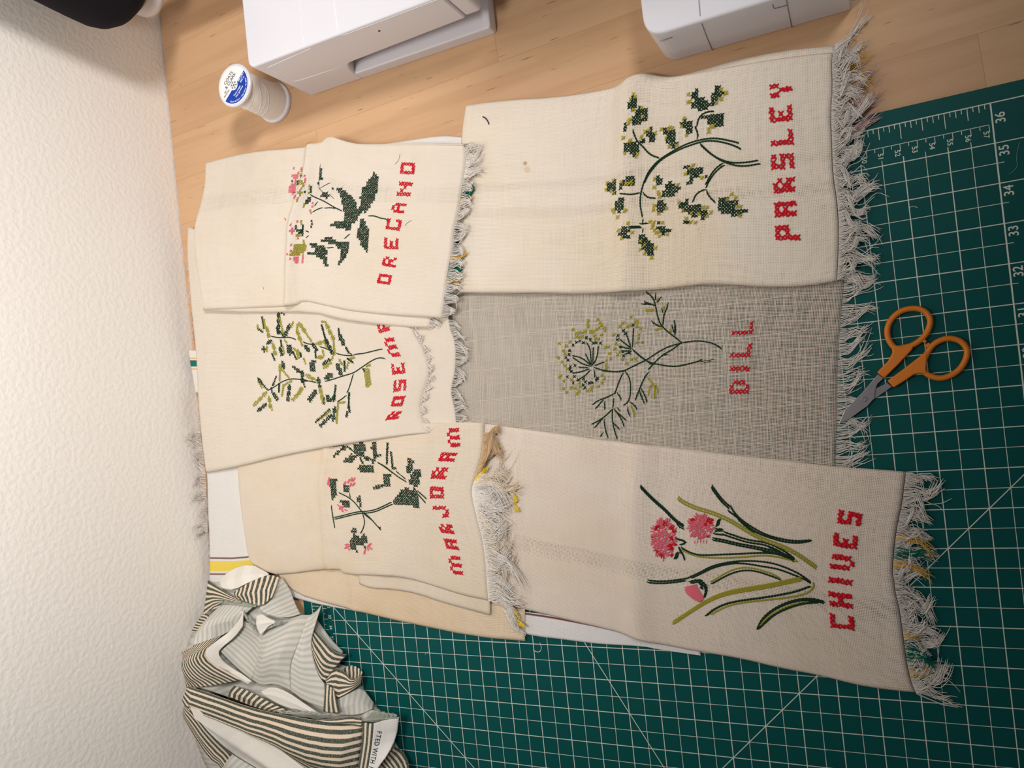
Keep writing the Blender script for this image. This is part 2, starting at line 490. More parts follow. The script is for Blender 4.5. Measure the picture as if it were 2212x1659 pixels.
m2 = thing('sewing_machine', 'white rounded machine body near the frayed corner of the parsley towel', 'sewing machine', (.16, .13, TAB))
b = MB(); b.prism(rounded([(.083, .0702), (.42, .0702), (.42, .2005), (.083, .2005)], [.003, 0, .01, .016], 8), TAB, .0475)
o = b.build('housing', M['plastic'], m2, bevel=.0038)
b = MB(); b.prism(rounded([(.19, .05), (.42, .05), (.42, .22), (.19, .22)], [.012, .006, .006, .012], 8), .122, .272)  # overhead part and its support, added out of view to shade the table
b.build('unseen_arm', M['plastic'], m2, bevel=.006)
b = MB(); b.prism(rounded([(.33, .0702), (.42, .0702), (.42, .2005), (.33, .2005)], .01), .0470, .1230)
b.build('unseen_pillar', M['plastic'], m2, bevel=.004)
sx = .08290
def skin2(y, z): return (sx, y, z)
seam('body_seam', [skin2(.1635, TAB + .001), skin2(.1632, .02), skin2(.1622, .0438), (.0842, .1622, .0468), (.088, .162, .0476), (.12, .1612, .0476)], .00035, 'seam', m2)
seam('end_seam', [skin2(.1092, TAB + .001), skin2(.1090, .03), skin2(.1088, .0438), (.0842, .1088, .0468), (.088, .1086, .0476), (.12, .108, .0476)], .00030, 'seam', m2)
seam('latch_edge', [skin2(.1090, .0335), skin2(.1168, .0340), skin2(.1172, .0355), skin2(.1175, .0405)], .00030, 'seam', m2)
seam('lip_edge', [skin2(.1835, .0375), skin2(.1925, .0365)], .00035, 'seam', m2)

# ------------------------------------------------------------------ thread spools
SX, SY = .1515, .5696
sp = thing('thread_spool', 'white spool of white thread with a blue and white paper end label', 'thread spool', (SX, SY, TAB))
b = MB(); b.lathe([(.0, .0470), (.0185, .0470), (.0190, .0475), (.0190, .0492), (.0182, .0500), (.0, .0500)], (SX, SY), 64, False)
b.lathe([(.0, TAB), (.0182, TAB), (.0190, TAB + .0008), (.0190, TAB + .003), (.0183, TAB + .0038), (.0, TAB + .0038)], (SX, SY), 64, False)
b.lathe([(.006, TAB + .003), (.006, .048)], (SX, SY), 24, False)
b.build('spool_core', M['plastic'], sp, smooth=False)
b = MB(); prof = []
random.seed(3)
for k in range(150):
    f = k/149; z = TAB + .0038 + f*(.0470 - TAB - .0038)
    r = .0152 + .0016*(1 - f) + .00007*math.sin(k*2.1) + random.uniform(-.00006, .00006)
    prof.append((r, z))
b.lathe(prof, (SX, SY), 64, True)
for (z0, z1, a0) in [(.030, .041, 2.2), (.018, .036, 2.6), (.020, .030, 3.0), (.013, .027, 2.8)]:
    pts = []
    for q in range(24):
        f = q/23; z = z0 + (z1 - z0)*f; a = a0 + f*2.1
        r = .0152 + .0016*(1 - (z - TAB)/.05) + .0003
        pts.append((SX + r*math.cos(a), SY + r*math.sin(a), z))
    b.tube(pts, .0002, 4)
b.build('thread', plain('ivory_thread', (244, 238, 230), .8, .2), sp, smooth=True)
# end label: white disc, blue segment, printed words
ZT = .05005
up = Vector((-.42, .42)).normalized()           # the label is turned on the spool
du = (at(505, 184, ZT) - at(505 + 20, 184 - 34, ZT)); LA = math.atan2(-du.y, -du.x)
def lab(x, y): return (SX + x*math.cos(LA) - y*math.sin(LA), SY + x*math.sin(LA) + y*math.cos(LA))
b = MB(); b.add([lab(.0166*math.cos(2*math.pi*k/64), .0166*math.sin(2*math.pi*k/64)) + (ZT,) for k in range(64)], [tuple(range(64))])
lb = b.build('label', M['paper'], sp, fix=False)
a0 = math.asin(.0012/.0163)
arc = [(.0163*math.cos(math.pi + a0 + (math.pi - 2*a0)*k/40), .0163*math.sin(math.pi + a0 + (math.pi - 2*a0)*k/40)) for k in range(41)]
arc += [(.0043*math.cos(-.28 + (-math.pi + .56)*k/20) if 0 else .0046*math.cos(-.26 - (math.pi - .52)*k/20), .0046*math.sin(-.26 - (math.pi - .52)*k/20)) for k in range(21)]
b = MB(); b.add([lab(x, y) + (ZT + .00006,) for x, y in arc], [tuple(range(len(arc)))])
b.build('blue_segment', M['navy'], lb, fix=False)
def lt(s, size, x, y, a=0.0): return (s, size, Matrix.Translation(Vector(lab(x, y) + (ZT + .0001,))) @ Matrix.Rotation(LA + a, 4, 'Z'))
text_mesh('dark_print', [lt('COATS', .0042, .0010, .0094), lt('& CLARK', .0042, .0005, .0056), lt('All', .0026, -.0105, .0040), lt('Purpose', .0026, -.0105, .0020)], M['ink'], lb)
tx = [lt('400 yds/v', .0026, .0100, -.0022), lt('365 m', .0026, .0095, -.0050), lt('Tout usage', .0025, -.0015, -.0068), lt('Uso general', .0025, -.0005, -.0094)]
ring = 'Coats & Clark \u2022 Charlotte, NC 28241'
for k, ch in enumerate(ring):
    a = math.radians(-152 + k*3.55)
    tx.append(lt(ch, .0020, .0146*math.cos(a), .0146*math.sin(a), a + math.pi/2))
text_mesh('white_print', tx, M['ink_white'], lb)
b = MB()
for k in range(6):                                # the little snowflake mark
    a = math.pi*k/3 + .2
    for (p, q) in [((0, 0), (.0038, 0)), ((.0022, 0), (.0033, .0012)), ((.0022, 0), (.0033, -.0012))]:
        R2 = lambda w: lab(w[0]*math.cos(a) - w[1]*math.sin(a), w[0]*math.sin(a) + w[1]*math.cos(a)) + (ZT + .0001,)
        P, Q = Vector(R2(p)), Vector(R2(q)); n = (Q - P).cross(Vector((0, 0, 1))).normalized()*.00018
        b.add([P - n, P + n, Q + n, Q - n], [(0, 1, 2, 3)])
b.build('snowflake_mark', M['ink'], lb, fix=False)

CX, CY = .2570, .6590
cone = thing('thread_cone', 'large cone of black thread on a white holder by the wall', 'thread spool', (CX, CY, .0495))
b = MB(); b.lathe([(.002, .0496), (.012, .0496), (.0160, .0515), (.0178, .057), (.0180, .066), (.0190, .072), (.0, .073)], (CX, CY), 48, False); b.build('cone_base', M['plastic'], cone, smooth=True)
b = MB(); b.lathe([(.0185, .0705), (.0212, .0715), (.0214, .0745), (.0185, .0745)], (CX, CY), 48, False); b.build('cone_rim', M['olive_thread'], cone, smooth=True)
b = MB(); b.lathe([(.016, .0742), (.0215, .0745), (.030, .0790), (.038, .0860), (.0435, .0950), (.0455, .105), (.0450, .125), (.043, .16), (.039, .215), (.02, .218), (.0, .218)], (CX, CY), 64, False)
b.build('thread_winding', M['black_thread'], cone, smooth=True)
# ------------------------------------------------------------------ cloth
def resample(pts, n):
    pts = [Vector(p) for p in pts]
    L = [0.0]
    for a, c in zip(pts, pts[1:]): L.append(L[-1] + (c - a).length)
    out = []; k = 0
    for i in range(n + 1):
        d = L[-1]*i/n
        while k < len(L) - 2 and L[k+1] < d: k += 1
        f = (d - L[k])/max(1e-9, L[k+1] - L[k])
        out.append(pts[k].lerp(pts[k+1], min(1, max(0, f))))
    return out
def smooth_line(pts, it=2):
    for _ in range(it):
        if len(pts) < 3: return pts
        out = [pts[0]]
        for a, c in zip(pts, pts[1:]):
            out.append(a.lerp(c, .25)); out.append(a.lerp(c, .75))
        out.append(pts[-1]); pts = out
    return pts
def edge_pts(e, zdef, wall=True):
    f = atw if wall else at
    return [atw(p[0], p[1], p[2]*.001, p[3]) if len(p) > 3 else f(p[0], p[1], (p[2] if len(p) > 2 else zdef)*.001) for p in e]

class Cloth:
    """A folded cloth laid as a slab: top traced along its four edges, soft folds, rounded sides, a real thickness."""
    def __init__(s, name, edges, z, mat, parent, thick=2.0, ridges=(), rnd=(2.5, 2.5, 2.5, 0), wob=.6, nu=90, nv=60, seed=0, back=None, sag=0.0, smooth=1, uvfun=None, off=(0, 0, -1)):
        T, B, L, R = [resample(smooth_line(edge_pts(e, z), smooth), n) for e, n in zip(edges, (nu, nu, nv, nv))]
        for a, i, c, j in ((T, 0, L, 0), (T, nu, R, 0), (B, 0, L, nv), (B, nu, R, nv)):
            m = (a[i] + c[j])/2; a[i] = m; c[j] = m
        s.nu, s.nv, s.R, s.Lf, s.T, s.B = nu, nv, R, L, T, B
        sl = sum((T[i+1] - T[i]).length for i in range(nu)); sl = (sl + sum((B[i+1] - B[i]).length for i in range(nu)))/2
        tl = sum((L[i+1] - L[i]).length for i in range(nv)); tl = (tl + sum((R[i+1] - R[i]).length for i in range(nv)))/2
        s.sl, s.tl = sl, tl
        top = []; uv = []
        for j in range(nv + 1):
            t = j/nv
            for i in range(nu + 1):
                u = i/nu
                p = T[i]*(1-t) + B[i]*t + L[j]*(1-u) + R[j]*u - (T[0]*(1-u)*(1-t) + T[nu]*u*(1-t) + B[0]*(1-u)*t + B[nu]*u*t)
                inner = min(1, min(u*sl, (1-u)*sl, t*tl, (1-t)*tl)/.012)
                z_ = 0.0
                for (s0, s1, w, a) in ridges:
                    d = (u - (s0 + (s1 - s0)*t))*sl/w
                    z_ += a*(math.exp(-d*d) if d > 0 else math.exp(-d*d*2.2))
                nz = noise.noise(Vector((u*sl*26 + seed*9.3, t*tl*26, seed))) * .65 + noise.noise(Vector((u*sl*70 + seed*3.1, t*tl*55, seed + 4)))*.25
                z_ += nz*wob*.001*inner - sag*.001*math.sin(math.pi*t)*inner
                drop = 0.0
                for dist, w in ((t*tl, rnd[0]), ((1-t)*tl, rnd[1]), (u*sl, rnd[2]), ((1-u)*sl, rnd[3])):
                    w *= .001
                    if w > 0 and dist < w: drop = max(drop, 1 - math.sqrt(max(0, 1 - (1 - dist/w)**2)))
                z_ -= drop*min(thick*.5, 2.0)*.001
                top.append(Vector((p.x, p.y, p.z + z_))); uv.append((u*sl, t*tl) if uvfun is None else uvfun(u, t, sl, tl))
        s.top = top
        F = []; W = nu + 1
        for j in range(nv):
            for i in range(nu):
                F.append((j*W + i, (j+1)*W + i, (j+1)*W + i + 1, j*W + i + 1))
        s.bvh = BVHTree.FromPolygons(top, F)
        n = len(top)
        q = MB(); q.v = [tuple(p) for p in top] + [tuple(p + Vector(off)*(thick*.001*(.06 if k % W == nu else .35 if (k % W == 0 or k//W in (0, nv)) else 1))) for k, p in enumerate(top)]
        q.uv = uv + uv
        q.f = list(F) + [tuple(i + n for i in reversed(f)) for f in F]
        ring = [i for i in range(W)] + [j*W + nu for j in range(1, nv+1)] + [nv*W + i for i in range(nu-1, -1, -1)] + [j*W for j in range(nv-1, 0, -1)]
        for a, c in zip(ring, ring[1:] + ring[:1]): q.f.append((a, c, c + n, a + n))
        s.o = q.build(name, mat, parent, smooth=True, fix=True)
        if back:
            s.o.data.materials.append(back)
            for k in range(len(F), 2*len(F)): s.o.data.polygons[k].material_index = 1
        s.sdir = ((T[nu] + B[nu]) - (T[0] + B[0])).normalized(); s.tdir = ((B[0] + B[nu]) - (T[0] + T[nu])).normalized()
    def hit(s, u, v):
        d = ray_dir(u, v)
        loc, nrm, idx, dist = s.bvh.ray_cast(CAM_C, d)
        if loc is None: return None
        if nrm.z < 0: nrm = -nrm
        return loc, nrm

def fringe(name, line, out, mat, parent, n, length, z0=0.0, floor=None, t0=0.0, t1=1.0, clumps=9, wave=1.0, r=.00021, seed=1, lift=0.0, curl=.35, side=0.0, ymax=None, zspread=.0025, pull=(.45, .95)):
    """Loose warp threads hanging from a cut edge: wavy, gathered into locks, settling on what lies below."""
    rnd = random.Random(seed)
    q = MB(); line = list(line); m = len(line) - 1
    def P(t):
        x = t*m; i = min(m-1, int(x)); return line[i].lerp(line[i+1], x - i)
    locks = []
    for k in range(clumps):
        locks.append(dict(t=t0 + (t1 - t0)*(k + rnd.uniform(.25, .75))/clumps, L=rnd.uniform(.68, 1.0), lean=rnd.uniform(-.5, .5), cv=rnd.uniform(-1, 1)*curl,
                          ph=rnd.uniform(0, 6.28), fr=rnd.uniform(.7, 1.5), am=rnd.uniform(.5, 1.3), z=rnd.random()))
    along = (line[-1] - line[0]).normalized(); out = Vector(out).normalized()
    tot = (line[-1] - line[0]).length
    for k in range(n):
        t = t0 + (t1 - t0)*(k + rnd.random())/n
        a = P(t); c = min(locks, key=lambda c_: abs(c_['t'] - t + rnd.uniform(-.15, .15)*(t1 - t0)/clumps))
        stray = rnd.random() < .14
        L = length*c['L']*(rnd.uniform(.80, 1.05) if not stray else rnd.uniform(.45, 1.2))
        pl = (c['t'] - t)*tot*rnd.uniform(*pull)
        lean = (c['lean'] + side + rnd.uniform(-.10, .10)*(5 if stray else 1))*L*.55
        cv = (c['cv'] + rnd.uniform(-.12, .12)*(4 if stray else 1))*L
        ph = c['ph'] + rnd.uniform(-.7, .7); fr = c['fr']*rnd.uniform(.85, 1.2); am = wave*c['am']*rnd.uniform(.5, 1.2)*.0010
        ph2 = rnd.uniform(0, 6.28)
        zt = (floor if floor is not None else a.z) + .0003 + zspread*(.6*c['z'] + .4*rnd.random())
        pts = []
        N = 13
        for i in range(N):
            f = i/(N-1)
            g = f*f*(3-2*f)
            p = a + out*(L*(f - .35*abs(cv)/max(L, 1e-6)*f**3)) + along*(pl*g + lean*f*f + cv*f**3 + am*math.sin(ph + fr*6.28*f)*min(1, f*2.5) + am*.35*math.sin(ph2 + 15*f)*f)
            z = a.z + (zt - a.z)*min(1, f*2.2) + lift*L*math.sin(f*2.6) + .0005*math.sin(ph2 + f*7)*f
            p.z = max(z, (floor if floor is not None else -1) + .0003)
            if ymax and p.y > ymax: p.z += (p.y - ymax)*.9; p.y = ymax - rnd.uniform(0, .0015)
            pts.append(p)
        q.tube(pts, r*rnd.uniform(.8, 1.15), 4, caps=False, taper=[1]*(N-2) + [.85, .4])
    o = q.build(name, M[mat], parent, smooth=True, fix=False)
    return tag(o, kind='stuff')

# cream tea towels, each embroidered with a herb; the gaps in the weave are open
L_ORE = linen('linen_oregano', (226, 214, 199), (222, 206, 182), .84, .84, stain=.6, open_bands=((.036, .052, .14),), seed=.3)
L_ROS = linen('linen_rosemary', (223, 211, 196), (217, 203, 181), .86, .86, stain=.5, seed=.7)
L_MAR = linen('linen_marjoram', (226, 211, 192), (224, 201, 166), .80, .80, stain=.9, seed=1.1)
L_MLO = linen('linen_marjoram_back', (230, 209, 181), (221, 193, 155), .74, .74, stain=.9, seed=1.6)
L_PAR = linen('linen_parsley', (234, 222, 206), (231, 211, 181), .74, .74, stain=.7, open_bands=((.066, .072, .16), (.086, .094, .16)), spots=((.062, .052, .0022, (176, 120, 70), .75), (.064, .057, .0035, (214, 178, 136), .5)), seed=2.1)
L_DIL = linen('linen_dill', (216, 203, 188), (208, 194, 176), .39, .39, pitch=.00100, stain=.3, seed=2.7)
L_CHI = linen('linen_chives', (234, 219, 204), (226, 207, 182), .68, .68, stain=.6, open_bands=((.088, .100, .12),), seed=3.3)
L_WHT = linen('linen_white', (229, 224, 219), (224, 217, 208), .84, .84, stain=.2, bands=((.1262, .1279, (126, 96, 88)), (.1300, .1398, (236, 208, 92)), (.1418, .1433, (126, 96, 88))), seed=4.1)
L_WH2 = linen('linen_white_brown', (234, 230, 228), (228, 222, 216), .76, .76, stain=.2, bands=((.0005, .0021, (118, 74, 66)),), seed=4.7)
L_GRN = linen('linen_green_border', (228, 220, 210), None, .86, .86, bands=((.0075, .0085, (226, 160, 84)), (.0100, .0165, (28, 112, 96)), (.0185, .0195, (226, 160, 84))), seed=5.1)
L_GBK = linen('linen_green_back', (238, 226, 208), None, .82, .82, bands=((.037, .051, (40, 120, 104)),), seed=5.7)

def towel(name, label, loc): return thing(name, label, 'tea towel', loc, 'tea towels spread over the table')

# lowest: dill towel, flat on the mat
dill = towel('dill_towel', 'sheer tea towel embroidered with dill, lying flat on the green mat', at(1400, 800, 0))
DIL = Cloth('cloth', ([(955, 598), (1200, 590), (1500, 585), (1826, 585)], [(950, 960), (1100, 985), (1500, 1020), (1804, 1050)], [(955, 598), (952, 780), (950, 960)], [(1826, 585), (1824, 604), (1815, 695), (1809, 790), (1808, 874), (1807, 937), (1805, 1005), (1804, 1050)]), 1.7, L_DIL, dill, thick=.5, rnd=(0, 0, 0, 0), wob=.5, seed=1, nu=80, nv=50)
fringe('fringe', DIL.R, (0.02, -1, 0), 'white_fringe', dill, 240, .0235, floor=.0002, clumps=15, seed=11, t0=.0, t1=1.0)

# plain white towels that show under the others
wht = towel('plain_towel', 'plain white tea towel with a yellow and brown border, frayed against the wall', at(500, 1100, 0))
WHT = Cloth('cloth', ([(432, 925, 6.5), (520, 925, 6), (570, 925, 5)], [(449, 1290, 9), (520, 1290, 6), (575, 1275, 5)], [(432, 925, 7), (445, 1022, 7), (446, 1090, 7), (450, 1171, 8), (450, 1228, 9), (449, 1290, 9)], [(570, 925, 5), (575, 1275, 5)]), 6, L_WHT, wht, thick=4, rnd=(0, 0, 2.5, 0), wob=.8, seed=2, nu=40, nv=70)
for (a, c, s_, ln, n_) in ((.0, .28, 21, .034, 44), (.26, .42, 22, .040, 34), (.42, .66, 23, .018, 30), (.56, .62, 24, .036, 16), (.66, .78, 25, .008, 16)):
    fringe('fringe', WHT.Lf, (.10, 1, .45), 'white_fringe', wht, n_, ln, floor=.001, t0=a, t1=c, clumps=2, seed=s_, ymax=.7085, lift=.15, wave=1.4)

wh2 = towel('plain_towel', 'white tea towel edge with a brown border line showing under the chives towel', at(1330, 1375, 0))
WH2 = Cloth('cloth', ([(1100, 1318, 2.2), (1166, 1326, 2.2), (1217, 1335, 2.2), (1300, 1352, 2.2), (1400, 1380, 2.2), (1512, 1406, 2.2)], [(1100, 1364), (1168, 1377), (1200, 1380), (1265, 1389), (1308, 1393), (1390, 1397), (1417, 1403), (1470, 1411), (1514, 1417)], [(1100, 1318), (1100, 1364)], [(1512, 1406), (1514, 1417)]), 2.2, L_WH2, wh2, thick=1.6, rnd=(0, .8, 0, 0), wob=.5, seed=3, nu=80, nv=14, uvfun=lambda u, t, sl, tl: (u*sl, t*.018))

# chives towel, lower right
chv = towel('chives_towel', 'cream tea towel embroidered with pink flowered chives, nearest the lower right', at(1500, 1200, 0))
CHV = Cloth('cloth', ([(975, 905, 4), (1040, 914, 4.6), (1097, 922, 6), (1162, 931, 5.5), (1220, 939), (1300, 951), (1400, 961), (1500, 974), (1600, 985), (1700, 996), (1812, 1009), (1908, 1016), (1957, 1020)],
    [(1000, 1290, 3.5), (1100, 1310, 4), (1165, 1325, 4.5), (1220, 1340), (1308, 1360), (1390, 1384), (1471, 1403), (1525, 1412), (1607, 1426), (1688, 1446), (1766, 1460), (1852, 1482), (1894, 1489), (1941, 1495), (1979, 1498)],
    [(975, 905, 4), (985, 1100, 4), (1000, 1290, 3.5)], [(1957, 1020), (1949, 1091), (1940, 1127), (1933, 1175), (1928, 1236), (1932, 1255), (1935, 1283), (1943, 1311), (1949, 1352), (1954, 1394), (1960, 1435), (1968, 1471), (1979, 1498)]),
    5, L_CHI, chv, thick=3.6, ridges=((.478, .455, .014, .0042), (.17, .14, .02, .001)), rnd=(2.5, 2.2, 1, .6), wob=1.0, seed=4, nu=140, nv=80, back=linen('linen_chives_back', (226, 208, 186), None, .8, .8, bands=((.090, .104, (70, 110, 90)),)))
fringe('fringe', CHV.R, (-.05, -1, 0), 'white_fringe', chv, 340, .028, floor=.0008, clumps=12, seed=31, curl=.5, wave=2.0)
fringe('fringe', CHV.R, (-.05, -1, 0), 'white_fringe', chv, 170, .018, floor=.002, clumps=16, seed=32, curl=.7, wave=2.4, lift=.1)
for (m_, a, c, n_, ln, s_) in (('teal_fringe', .34, .40, 18, .026, 33), ('gold_fringe', .28, .31, 9, .029, 34), ('gold_fringe', .40, .44, 9, .028, 35), ('teal_fringe', .76, .86, 30, .019, 36), ('gold_fringe', .72, .755, 10, .014, 37), ('gold_fringe', .89, .93, 14, .015, 38)):
    fringe('coloured_fringe', CHV.R, (-.03, -1, 0), m_, chv, n_, ln, floor=.003, t0=a, t1=c, clumps=1, seed=s_, zspread=.003)
fringe('fringe', CHV.R, (-.75, -1, 0), 'white_fringe', chv, 16, .040, floor=.0008, t0=.93, t1=1, clumps=1, seed=39, curl=.1)

# parsley towel, upper right
par = towel('parsley_towel', 'cream tea towel embroidered with parsley, beside the rounded white machine', at(1400, 400, 0))
PLO = Cloth('lower_layer', ([(1445, 168, 4), (1500, 155, 4), (1585, 130, 4), (1680, 110, 4), (1802, 97, 4)], [(1500, 420, 4), (1810, 420, 4)], [(1445, 168, 4), (1500, 420, 4)], [(1802, 97, 4), (1805, 240, 4), (1810, 420, 4)]), 4, L_PAR, par, thick=2, rnd=(1.2, 0, 0, 0), wob=.5, seed=5, nu=60, nv=30)
PAR = Cloth('cloth', ([(1004, 226), (1050, 219), (1100, 215), (1200, 209), (1290, 195), (1341, 183), (1365, 168), (1389, 159), (1408, 159), (1430, 163), (1449, 164), (1490, 158), (1571, 143), (1680, 124), (1788, 111), (1799, 112)],
    [(988, 632), (1100, 633), (1180, 632), (1250, 634), (1330, 631), (1394, 628), (1480, 618), (1530, 612), (1600, 616), (1680, 620), (1750, 616), (1808, 606)],
    [(1004, 226), (997, 265), (993, 310), (989, 420), (987, 520), (988, 632)], [(1799, 112), (1797, 136), (1799, 190), (1795, 244), (1797, 298), (1800, 380), (1809, 434), (1813, 500), (1811, 560), (1808, 606)]),
    7.5, L_PAR, par, thick=4.5, ridges=((.500, .495, .013, .0062), (.18, .2, .03, .001)), rnd=(3, 3, 3, .6), wob=.9, seed=6, nu=140, nv=90, back=linen('linen_parsley_back', (226, 208, 186), None, .8, .8))
fringe('fringe', PAR.R, (.0, -1, 0), 'white_fringe', par, 430, .027, floor=.0025, clumps=15, seed=41, curl=.6, wave=2.2)
fringe('fringe', PAR.R, (.0, -1, 0), 'white_fringe', par, 230, .017, floor=.0045, clumps=20, seed=42, curl=.8, wave=2.6, lift=.12)
fringe('fringe', PLO.R, (.55, -1, 0), 'white_fringe', par, 46, .030, floor=.0006, t0=.0, t1=.20, clumps=2, seed=43, curl=.3)
fringe('coloured_fringe', PLO.R, (.15, -1, 0), 'gold_fringe', par, 26, .030, floor=.0012, t0=.12, t1=.30, clumps=2, seed=44)
fringe('coloured_fringe', PLO.R, (.05, -1, 0), 'mauve_fringe', par, 90, .031, floor=.001, t0=.28, t1=.66, clumps=3, seed=45, curl=.5)

# marjoram towel
mar = towel('marjoram_towel', 'cream tea towel embroidered with marjoram, its long fringe lying over the chives towel', at(760, 1110, 0))
MLO = Cloth('lower_layer', ([(590, 1150, 4), (800, 1150, 4), (1135, 1150, 4.4)], [(604, 1252, 5), (640, 1284, 4), (700, 1303, 3.2), (810, 1331, 2.6), (890, 1349, 2.6), (1027, 1377, 2.6), (1134, 1386, 2.6)], [(590, 1150, 4), (604, 1252, 5)], [(1135, 1150, 4.4), (1134, 1386, 2.6)]), 4, L_MLO, mar, thick=2.2, ridges=((.34, .34, .006, .0018),), rnd=(0, 1.4, 0, 0), wob=.7, seed=7, nu=100, nv=36)
Cloth('white_hem', ([(600, 1235, 2), (690, 1280, 1.6), (790, 1315, 1.2)], [(632, 1291, 2), (695, 1308, 1.4), (790, 1324, 1.0)], [(600, 1235, 2), (632, 1291, 2)], [(790, 1315, 1.2), (790, 1324, 1.0)]), 2, L_WHT, mar, thick=.9, rnd=(0, .5, 0, 0), wob=.3, seed=18, nu=40, nv=12, uvfun=lambda u, t, sl, tl: (u*sl, t*tl))
MMI = Cloth('middle_layer', ([(770, 1180, 6.5), (950, 1180, 6.5), (1060, 1180, 6.5)], [(775, 1262, 6.3), (800, 1272, 6.2), (850, 1274, 6), (900, 1283, 6), (960, 1304, 6), (1058, 1330, 6)], [(770, 1180, 6.5), (772, 1240, 6.5), (775, 1262, 6.3)], [(1060, 1180, 6.5), (1058, 1330, 6)]), 6.3, L_MAR, mar, thick=2, rnd=(0, 1.8, 1.5, 0), wob=.5, seed=8, nu=60, nv=24)
MAR = Cloth('cloth', ([(500, 948, 8), (700, 925, 8.5), (900, 915, 8.5), (990, 912, 8.5), (1043, 913, 8)],
    [(545, 1219, 7), (586, 1243, 7), (624, 1241, 7.5), (680, 1233, 8), (733, 1229, 8.5), (746, 1244, 8.5), (842, 1243, 8.5), (885, 1250, 8.5), (950, 1272, 8.5), (1000, 1288, 8.5), (1055, 1299, 8.5)],
    [(500, 948, 8), (511, 1011), (513, 1063), (524, 1144), (533, 1207), (545, 1219, 7)], [(1043, 913, 8), (1042, 976), (1028, 1025), (1018, 1059), (1023, 1088), (1032, 1127), (1042, 1165), (1049, 1213), (1052, 1264), (1055, 1299)]),
    8.5, L_MAR, mar, thick=3.6, ridges=((.42, .375, .006, .0026), (.80, .62, .03, .003)), rnd=(0, 2.6, 3, .6), wob=1.1, seed=9, nu=130, nv=80)
fringe('fringe', MAR.R, (.0, -1, 0), 'white_fringe', mar, 330, .032, floor=.0062, t0=.28, t1=1.0, clumps=9, seed=51, curl=.6, side=.5, wave=2.2)
fringe('fringe', MAR.R, (.0, -1, 0), 'white_fringe', mar, 170, .040, floor=.0062, t0=.45, t1=1.0, clumps=7, seed=52, curl=.9, side=.6, wave=2.6, lift=.08)
fringe('fringe', MAR.R, (-.35, -1, 0), 'white_fringe', mar, 60, .036, floor=.0065, t0=.30, t1=.44, clumps=2, seed=53, curl=.35, side=-.2)
fringe('coloured_fringe', MAR.R, (.45, -1, 0), 'tan_fringe', mar, 200, .028, floor=.0066, t0=.06, t1=.30, clumps=4, seed=54, curl=.9, wave=3.2, zspread=.005)
fringe('coloured_fringe', MAR.R, (.85, -1, 0), 'brown_fringe', mar, 22, .018, floor=.0070, t0=.28, t1=.33, clumps=1, seed=55)
fringe('coloured_fringe', MAR.R, (.75, -1, 0), 'yellow_fringe', mar, 26, .020, floor=.0078, t0=.30, t1=.345, clumps=1, seed=56)
fringe('fringe', MAR.R, (-.05, -1, 0), 'cream_fringe', mar, 110, .048, floor=.0062, t0=.28, t1=.36, clumps=2, seed=153, curl=.25, wave=2.4, zspread=.005, side=-.15)
fringe('fringe', MAR.R, (.05, -1, 0), 'white_fringe', mar, 130, .044, floor=.0062, t0=.34, t1=.50, clumps=3, seed=154, curl=.7, wave=3.2, zspread=.005, side=.1)
fringe('fringe', MAR.R, (.0, -1, 0), 'cream_fringe', mar, 150, .034, floor=.0062, t0=.5, t1=.98, clumps=8, seed=155, curl=1.1, wave=3.0, zspread=.004, side=.3)
fringe('coloured_fringe', [at(1108, 1048, .0072), at(1112, 1105, .0072)], (.1, -1, 0), 'yellow_fringe', mar, 44, .007, floor=.0068, clumps=3, seed=57, curl=1.0)
fringe('coloured_fringe', [at(1095, 1300, .0065), at(1112, 1345, .0062)], (-.4, -1, 0), 'yellow_fringe', mar, 26, .012, floor=.0062, clumps=2, seed=58, curl=.4)
fringe('coloured_fringe', [at(1092, 1290, .0065), at(1102, 1310, .0062)], (-.5, -1, 0), 'brown_fringe', mar, 14, .012, floor=.0064, clumps=1, seed=59, curl=.3)
fringe('fringe', [at(1085, 1315, .006), at(1110, 1362, .005)], (-.35, -1, 0), 'white_fringe', mar, 60, .016, floor=.003, clumps=3, seed=60, curl=.6)

# rosemary towel
ros = towel('rosemary_towel', 'cream tea towel embroidered with rosemary, overlapped by the oregano towel', at(660, 800, 0))
RGN = Cloth('striped_corner', ([(405, 757, 5), (440, 757, 5)], [(420, 848, 5), (450, 848, 5)], [(405, 757, 5), (412, 800, 5), (420, 848, 5)], [(440, 757, 5), (450, 848, 5)]), 5, L_GRN, ros, thick=2, rnd=(0, 0, 1.2, 0), wob=.2, seed=12, nu=14, nv=30)
fringe('fringe', [atw(410, 560, .004), atw(412, 640, .004), atw(418, 755, .004)], (.05, 1, .3), 'white_fringe', ros, 36, .012, floor=-.002, clumps=5, seed=61, ymax=.7085, lift=.1, wave=1.5)
fringe('fringe', [atw(428, 880, .005), atw(434, 960, .005)], (.05, 1, .3), 'white_fringe', ros, 16, .010, floor=-.002, clumps=2, seed=62, ymax=.7085, lift=.1, wave=1.5)
RLO = Cloth('lower_layer', ([(860, 640, 9), (965, 650, 8.5)], [(905, 938, 9.5), (985, 916, 9.5)], [(860, 640, 9), (895, 800, 9), (905, 938, 9.5)], [(965, 650, 8.5), (970, 708, 8.5), (984, 740, 8.5), (983, 797, 8.5), (977, 827, 8.5), (974, 842, 8.5), (976, 860, 8.5), (983, 890, 9), (985, 916, 9.5)]), 8.5, L_ROS, ros, thick=1.2, rnd=(0, 1, 0, .4), wob=1.2, seed=13, nu=30, nv=60)
fringe('fringe', RLO.R, (.0, -1, 0), 'white_fringe', ros, 130, .013, floor=.004, t0=.15, t1=1.0, clumps=9, seed=63, side=.4)
